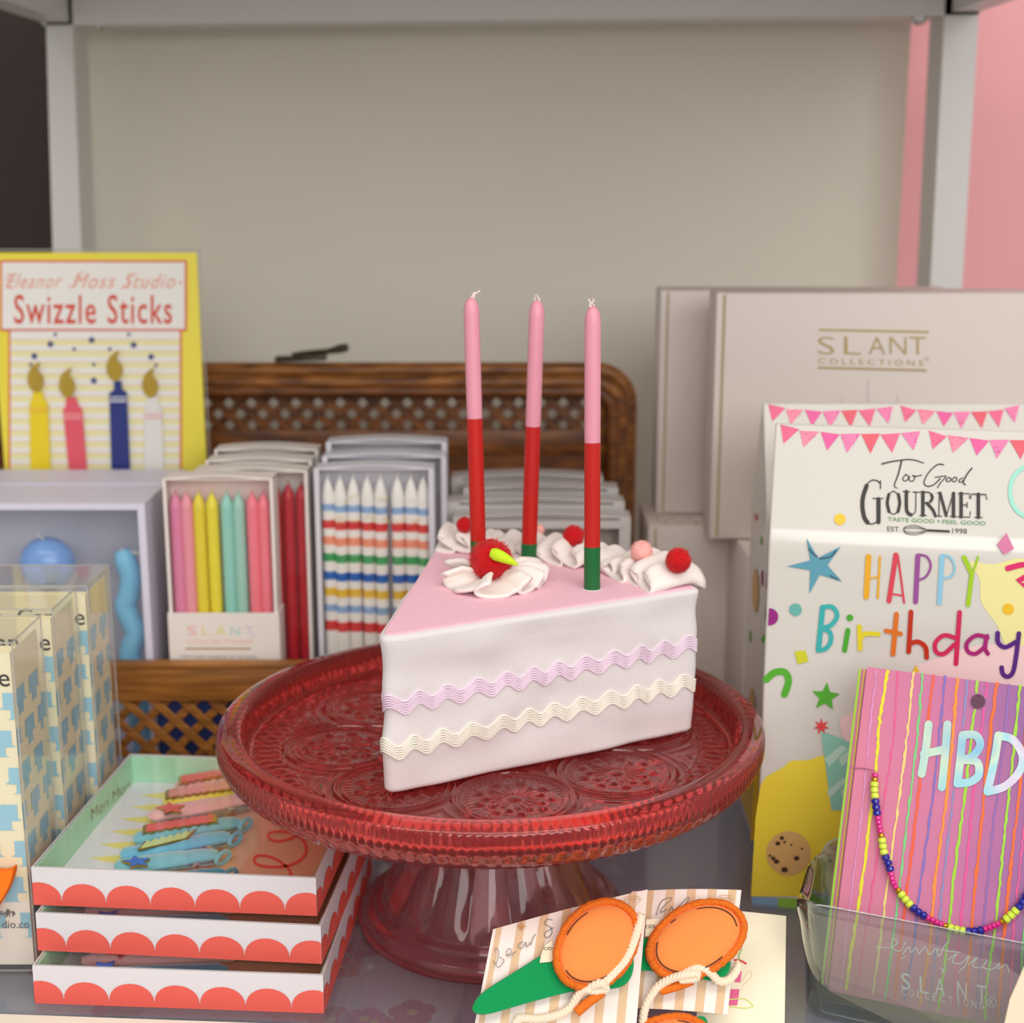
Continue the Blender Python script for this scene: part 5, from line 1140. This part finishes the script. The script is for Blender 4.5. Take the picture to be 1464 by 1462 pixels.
# beaded necklace
bpath = [(1251.5, 1101.7), (1250, 1123), (1251, 1140), (1253, 1155.5), (1256, 1175), (1261, 1200), (1264, 1219), (1271.5, 1238), (1277, 1261), (1289, 1278.5), (1304, 1296), (1320, 1308), (1348, 1322), (1374, 1330), (1396, 1331), (1416, 1325), (1435, 1316), (1452, 1301.5), (1464, 1286), (1478, 1264), (1490, 1236), (1500, 1200), (1508, 1160), (1512, 1120), (1514, 1095)]
p3 = smooth2([tuple(PC.at(u, v, .0028)) for u, v in bpath], False, 10)
nk = thing('bead_necklace', PC.at(1300, 1296), 'pink, lime, navy and gold seed bead necklace on the front striped card', 'necklace')
B_p, B_g, B_l, B_n = mat('pink_bead', (222, 30, 140), .15, coat=.5), mat('gold_bead', (206, 150, 40), .2, metal=.8), mat('lime_bead', (214, 236, 70), .25, coat=.3), mat('navy_bead', (26, 28, 150), .2, coat=.4)
pat = [(B_p, 1)] + [(B_g, 1), (B_l, 3), (B_n, 3), (B_p, 4)] * 9
seqb = [(mt, mt in (B_l, B_n)) for mt, c in pat for _ in range(c)]
d = 0; acc3 = [0]
for i in range(1, len(p3)): acc3.append(acc3[-1] + (Vector(p3[i]) - Vector(p3[i - 1])).length)
def at3(s):
    for i in range(1, len(p3)):
        if acc3[i] >= s: t = (s - acc3[i - 1]) / (acc3[i] - acc3[i - 1]); return Vector(p3[i - 1]).lerp(Vector(p3[i]), t), (Vector(p3[i]) - Vector(p3[i - 1])).normalized()
    return None, None
proto = {}
s = .001
for mt, big in seqb:
    L = .0029 if big else .0022; r = .0021 if big else .0016
    c, tn = at3(s + L / 2)
    if c is None: break
    key = mt.name
    if key not in proto:
        mm = MB(); mm.lathe([(r * .3, -L * .47), (r * .75, -L * .46), (r, -L * .25), (r, L * .25), (r * .75, L * .46), (r * .3, L * .47), (r * .3, -L * .47)], 14, (0, 0, 0)); o = mm.build('bead', mt); proto[key] = o
    else: o = proto[key].copy(); COL.objects.link(o)
    o.parent = nk; o.rotation_mode = 'QUATERNION'; o.rotation_quaternion = tn.to_track_quat('Z', 'Y'); o.location = c - BASE[nk.name]
    s += L
m = MB(); m.tube(p3, .0003, 5); m.tube([PC.at(1217, 1097, .0006), PC.at(1236, 1098, .0008), p3[0]], .0003, 5); m.build('thread', mat('mauve_thread', (180, 110, 140), .7), nk)

# ================================================================== FELT HAIR CLIP CARDS
M_cardp = mat('blush_card_stock', (244, 232, 224), .6); M_beige = mat('beige_print', (222, 188, 150), .6); M_pencil = mat('pencil_grey', (120, 120, 122), .6); M_cam = mat('camel_print', (196, 140, 80), .6)
M_green = mat('green_felt', (16, 150, 84), .9, sheen=.3, bump=.5, bscale=900, spec=.1); M_greend = mat('deep_green_felt', (10, 92, 70), .9, bump=.5, bscale=900, spec=.1)
M_or = mat('orange_twill', (246, 148, 76), .85, sheen=.2, bump=.4, bscale=1600, spec=.15); M_or2 = mat('orange_edge', (236, 122, 44), .95, bump=1.0, bscale=900, spec=.1); M_cord = mat('cream_cord', (242, 226, 202), .85); M_stitch = mat('brown_stitch', (84, 34, 14), .8)
def lerp2(a, b, t): return (a[0] + (b[0] - a[0]) * t, a[1] + (b[1] - a[1]) * t)
def clipcard(quad_px, pl, name, label, stripes, grp):
    TL, TR, BR, BL = quad_px; w = [pl.at(*p) for p in (BL, BR, TR, TL)]; n = 14; t = thing(name, (w[0] + w[1]) / 2, label, 'card', grp)
    def P(a, b, h=0.0):   # a across, b up ; gentle curl across the card
        p = w[0] * (1 - a) * (1 - b) + w[1] * a * (1 - b) + w[2] * a * b + w[3] * (1 - a) * b
        return p + pl.n * (h + .0032 * sin(pi * a))
    m = MB(); A = [P(i / n, 0) for i in range(n + 1)] + [P(1 - i / n, 0, -.0005) for i in range(n + 1)]; Bq = [P(i / n, 1) for i in range(n + 1)] + [P(1 - i / n, 1, -.0005) for i in range(n + 1)]
    m.loft([A, Bq], 0, False); m.build('card', M_cardp, t)
    m = MB()
    for a0, a1 in stripes: m.add([P(a0, 0, .0002), P(a1, 0, .0002), P(a1, 1, .0002), P(a0, 1, .0002)], [(0, 1, 2, 3)])
    m.build('stripe_print', M_beige, t)
    return t, P
class Curl:   # plane-like helper that follows the curled card
    def __init__(s, pl, h): s.pl, s.h, s.n = pl, h, pl.n
    def at(s, u, v, h=0.0): return s.pl.at(u, v, h + s.h)
ZC = zoomer(660, 1240, 3.05)
def zc(l): return [ZC(*p) for p in l]
def upn(yaw, lean): # normal of a card leaning back
    f = Vector((sin(yaw), -cos(yaw), 0)); return f * cos(lean) + Vector((0, 0, 1)) * sin(lean)
PA = Plane((.040, .672, .068), upn(radians(14), radians(40))); PB = Plane((.115, .690, .057), upn(radians(3), radians(42))); PCc = Plane((.14, .700, .040), upn(radians(-2), radians(52)))
# bottom-most cream card
w = [PCc.at(*p) for p in ((985, 1520), (1121, 1512), (1124, 1309), (1020, 1298))]
c3 = thing('cream_card', (w[0] + w[1]) / 2, 'cream card with a pink sundae drawing beneath the striped hair clip cards', 'card'); m = MB(); m.prism(w, PCc.n * -.0008); m.build('card', mat('cream_stock', (242, 234, 208), .6), c3)
m = MB(); PP = PCc
m.shape(zc([(1172, 530), (1212, 530), (1202, 600), (1164, 600)]), PP, .0003, 0); m.shape(zc([(1186, 450), (1222, 450), (1216, 500), (1192, 500)]), PP, .0003, 0); m.stroke(zc([(1186, 402), (1215, 405), (1240, 418)]), 2.5, PP, .0004, 1); m.stroke(zc([(1212, 405), (1210, 380), (1222, 355)]), 1.4, PP, .0004, 2)
m.stroke(zc([(1165, 575), (1230, 572), (1270, 600), (1240, 612), (1170, 605)]), 1.6, PP, .0004, 3); m.stroke(zc([(1222, 500), (1255, 450), (1265, 475), (1225, 515)]), 1.6, PP, .0004, 4)
m.build('sundae_print', [mat('sundae_pink', (228, 100, 150), .6), mat('sundae_red', (214, 50, 50), .6), mat('sundae_green', (150, 180, 70), .6), mat('sundae_lime', (214, 220, 120), .6), mat('sundae_cream', (238, 222, 180), .6)], c3)
k2, P2 = clipcard(((903, 1274), (1060, 1272), (1040, 1450), (885, 1440)), PB, 'hair_clip_card', 'striped blush card carrying the orange felt clip nearer the glass dish', [(.12, .2), (.31, .39), (.50, .58), (.69, .77), (.88, .955)], 'striped hair clip cards')
k1, P1 = clipcard(((705, 1328), (926, 1271), (905, 1520), (668, 1520)), PA, 'hair_clip_card', 'striped blush card carrying the orange felt clip with its long green leaf bared', [(.02, .055), (.15, .20), (.29, .345), (.435, .49), (.58, .635), (.725, .78), (.87, .925)], 'striped hair clip cards')
def doodles(card, PQ, which):
    m = MB(); C = Curl(PQ, .0034)
    if which == 1:
        for l in ([(145, 370), (150, 350), (162, 372), (150, 420), (138, 405), (160, 435), (185, 405), (165, 390)], [(195, 385), (215, 372), (212, 352), (195, 368), (205, 385), (240, 365)], [(268, 322), (245, 340), (262, 352), (280, 325), (282, 345), (295, 335)], [(295, 325), (302, 335), (310, 310), (322, 290)], [(395, 228), (375, 225), (362, 245), (390, 262), (392, 290), (370, 305), (362, 285), (400, 262)], [(470, 235), (495, 190), (522, 175), (505, 200), (478, 235)]): m.stroke(zc(l), 1.1, C, 0, 0)
        m.shape([ZC(*p) for p in star_px(262, 256, 22, 7, 4)], C, .0001, 1)
    else:
        for l in ([(850, 205), (870, 150), (905, 130), (915, 138), (880, 170), (868, 195), (895, 180)], [(905, 190), (915, 170), (925, 185), (950, 165), (985, 130), (990, 140), (960, 175)]): m.stroke(zc(l), 1.1, C, 0, 0)
    ox, oy = (0, 0) if which == 1 else (405, -5)
    for l in ([(708, 140), (722, 126), (770, 124), (784, 138), (745, 182), (708, 140)], [(708, 140), (784, 138)], [(722, 126), (732, 140), (745, 124), (757, 139), (770, 124)], [(732, 140), (745, 182), (757, 139)]): m.stroke(zc([(x + ox, y + oy) for x, y in l]), .9, C, 0, 2, False)
    m.build('doodle_print', [M_pencil, M_cam, mat('gold_line', (206, 168, 110), .5)], card)
doodles(k1, PA, 1); doodles(k2, PB, 2)
def pad(t, PQ, cu, cv, a, b, rot, h0):
    n = 64
    def el(k, h): return [PQ.at(cu + a * k * cos(s) * cos(rot) - b * k * sin(s) * sin(rot) + 1.0 * k * sin(3 * s + 1), cv + a * k * cos(s) * sin(rot) + b * k * sin(s) * cos(rot), h) for s in [2 * pi * i / n for i in range(n)]]
    m = MB(); m.loft([el(k, h0 + h) for k, h in ((.9, 0), (.92, .003), (.88, .0062), (.80, .0078), (.6, .0092), (.35, .0099), (.1, .0101))], 0, True); p = m.build('pad', M_or, t); tag(p, 'orange twill pad')
    m = MB(); rn = random.Random(cu); rim = [PQ.at(cu + a * .965 * cos(s) * cos(rot) - b * .955 * sin(s) * sin(rot) + 1.0 * sin(3 * s + 1) + rn.uniform(-.5, .5), cv + a * .965 * cos(s) * sin(rot) + b * .955 * sin(s) * cos(rot) + rn.uniform(-.5, .5), h0 + .0042 + rn.uniform(-.0003, .0003)) for s in [2 * pi * i / 110 for i in range(110)]]
    m.tube(rim, [.0020 + rn.uniform(-.00025, .00025) for _ in rim], 10, 0, closed=True, flat=1.35, up=PQ.n); fuzz(m, rim, 260, .0022); m.build('overlocked_edge', M_or2, p)
    m = MB()
    for a0, a1 in (((60, 200), (255, 300)) if cu < 900 else ((70, 215), (-70, 15), (250, 262))):
        m.tube([PQ.at(cu + a * .84 * cos(radians(s)) * cos(rot) - b * .82 * sin(radians(s)) * sin(rot), cv + a * .84 * cos(radians(s)) * sin(rot) + b * .82 * sin(radians(s)) * cos(rot), h0 + .0076) for s in range(a0, a1, 4)], .00035, 5)
    m.build('stitching', M_stitch, p)
def leaf(t, PQ, poly, h0, lab):
    pp = smooth2(poly, True, 5); m = MB(); cx = sum(p[0] for p in pp) / len(pp); cy = sum(p[1] for p in pp) / len(pp)
    def sc(k, h): return [PQ.at(cx + (u - cx) * k, cy + (v - cy) * k, h) for u, v in pp]
    m.loft([sc(.975, h0), sc(1, h0 + .0006), sc(1, h0 + .0014)], 1, False, True, False); m.loft([sc(1, h0 + .0016), sc(1, h0 + .0029), sc(.975, h0 + .0036)], 0, True, True, True); tag(m.build('felt_leaf', [M_green, M_greend], t), lab)
def cord(t, PQ, path, r=.0019, name='cord'):
    c = [Vector(q) for q in smooth2([tuple(PQ.at(u, v, h)) for u, v, h in path], False, 16)]; m = MB()
    for k in range(3):
        pts = []; s = 0
        for i, p in enumerate(c):
            if i: s += (p - c[i - 1]).length
            tn = (c[min(i + 1, len(c) - 1)] - c[max(0, i - 1)]).normalized(); e1 = tn.cross(PQ.n).normalized(); a = s / .0062 * 2 * pi + k * 2 * pi / 3
            pts.append(p + (e1 * cos(a) + PQ.n * sin(a)) * r * .55)
        m.tube(pts, r * .62, 7)
    return m.build(name, M_cord, t)
def hairclip(PQ, h0, padp, leafs, cords, tails, label):
    t = thing('felt_hair_clip', PQ.at(padp[0], padp[1], h0), label, 'hair clip', 'orange and green felt hair clips')
    for l in leafs: leaf(t, PQ, l, h0, 'green felt leaf')
    pad(t, PQ, *padp, h0 + .0038)
    for c in cords: cord(t, PQ, c)
    for tl in tails:
        pts = [PQ.at(u, v, h) for u, v, h in tl]; m = MB(); m.tube(smooth2([tuple(p) for p in pts]), [.0016, .0021, .0024, .0026, .0026, .0025, .0024, .0023, .0022, .0020, .0018, .0016, .0012][:len(smooth2([tuple(p) for p in pts]))] + [.001] * 40 if False else .0023, 10); tag(m.build('cord_tip', M_or2, t), 'orange cord tip')
    return t
h1 = hairclip(PA, .0042, (853, 1350, 69, 53, radians(-52)), [[(676, 1438), (690, 1418), (740, 1386), (785, 1360), (830, 1352), (880, 1352), (903, 1362), (905, 1388), (893, 1408), (868, 1414), (825, 1416), (760, 1432), (700, 1449), (680, 1448)]],
    [[(917, 1307, .0135), (908, 1340, .0145), (895, 1370, .0145), (876, 1392, .0145), (862, 1405, .0145), (852, 1408, .0145)], [(831, 1420, .0085), (845, 1411, .014), (860, 1405, .0165), (866, 1413, .014), (852, 1416, .013), (836, 1414, .013), (826, 1424, .010), (815, 1440, .007), (798, 1450, .006), (770, 1456, .0055), (742, 1456, .0055), (738, 1470, .0055), (745, 1490, .0055)]],
    [[(862, 1417, .0125), (842, 1432, .0105), (824, 1447, .009)]], 'orange felt hair clip with long green leaf on the card nearer the trays')
m = MB(); m.shape(zc([(345, 385), (362, 340), (395, 318), (400, 400), (390, 410), (340, 415)]), Curl(PA, .0087), 0, 0); m.text('OD', zc([(358, 346), (396, 344), (396, 358), (358, 360)]), Curl(PA, .0091), 0, 1); m.build('woven_tag', [mat('tag_cream', (238, 228, 200), .7), M_black], h1)
h2 = hairclip(PB, .0042, (996, 1343, 73, 50, radians(-28)), [[(880, 1350), (920, 1340), (960, 1350), (1000, 1345), (1030, 1350), (1044, 1372), (1040, 1392), (1018, 1402), (980, 1392), (935, 1388), (890, 1382)]],
    [[(922, 1500, .006), (919, 1462, .006), (924, 1436, .0075), (938, 1413, .010), (955, 1401, .013), (975, 1394, .0165), (995, 1391, .0165), (993, 1398, .0145), (972, 1400, .0145)], [(975, 1394, .0165), (998, 1383, .015), (1015, 1390, .012), (1028, 1402, .008), (1042, 1400, .006), (1052, 1388, .006), (1056, 1376, .006)]],
    [[(990, 1401, .0125), (968, 1409, .0105), (944, 1416, .009)]], 'orange felt hair clip on the striped card nearer the glass dish')
m = MB(); m.shape(zc([(800, 300), (805, 225), (860, 222), (862, 240), (830, 300)]), Curl(PB, .0087), 0, 0); m.text('ODI', zc([(803, 250), (842, 247), (842, 262), (803, 265)]), Curl(PB, .0091), 0, 1); m.build('woven_tag', [mat('tag_cream', (238, 228, 200), .7), M_black], h2)
# a further clip peeping out under the second card
PD = Plane(PB.at(965, 1470), PB.n)
h3 = thing('felt_hair_clip', PD.at(962, 1480), 'orange felt hair clip peeping out below the card nearer the glass dish', 'hair clip', 'orange and green felt hair clips')
leaf(h3, PD, [(960, 1470), (1000, 1452), (1012, 1462), (1004, 1482), (970, 1490)], .001, 'green felt leaf')
def padlow(): pad(h3, PD, 958, 1492, 60, 40, radians(-10), .0012)
padlow()
# cream card corner at the lower right
pl = Plane((.235, .585, 0), (-.2, -1, .5)); w = [pl.at(*p) for p in ((1428, 1500), (1560, 1500), (1560, 1330), (1464, 1382), (1444, 1428))]
m = MB(); m.prism(w, pl.n * -.002); zmin = min(v[2] for v in m.v)
tag(m.build('cream_tag', mat('kraft_cream', (232, 214, 188), .7), loc=tuple(w[0])), 'blurred cream card corner in front of the glass dish', 'card')
print('tag zmin', zmin)

# ================================================================== LIGHT AND CAMERA
def area(name, loc, tgt, sx, sy, power, c):
    l = bpy.data.lights.new(name, 'AREA'); l.shape = 'RECTANGLE'; l.size, l.size_y = sx, sy; l.energy = power; l.color = c
    o = bpy.data.objects.new(name, l); COL.objects.link(o); o.location = loc; o.rotation_euler = (Vector(tgt) - Vector(loc)).to_track_quat('-Z', 'Y').to_euler()
    return o
area('ceiling_lamp', (.05, -.2, 1.75), (0.02, .8, .1), 2.6, .4, 20, (1, .945, .855))
area('window_light', (.55, -1.25, 1.0), (0, .9, .15), 2.0, .9, 29, (1, .98, .96))
w = bpy.data.worlds.new('room'); scene.world = w; w.use_nodes = True
w.node_tree.nodes['Background'].inputs[0].default_value = (1.0, .96, .91, 1); w.node_tree.nodes['Background'].inputs[1].default_value = .6
cd = bpy.data.cameras.new('camera'); co = bpy.data.objects.new('camera', cd); COL.objects.link(co)
co.location = CAM; co.rotation_euler = (pi / 2 - PITCH, 0, 0); cd.sensor_width = 36; cd.sensor_fit = 'HORIZONTAL'; cd.lens = 36 * FPX / 1464; cd.clip_start = .01
cd.dof.use_dof = True; cd.dof.focus_distance = .735; cd.dof.aperture_fstop = 7.0
scene.camera = co
scene.view_settings.view_transform = 'Standard'; scene.view_settings.look = 'None'; scene.view_settings.gamma = 1.0; scene.view_settings.exposure = -0.16
scene.cycles.use_denoising = True; scene.cycles.max_bounces = 14; scene.cycles.transmission_bounces = 12; scene.cycles.transparent_max_bounces = 24; scene.cycles.sample_clamp_indirect = 6.0
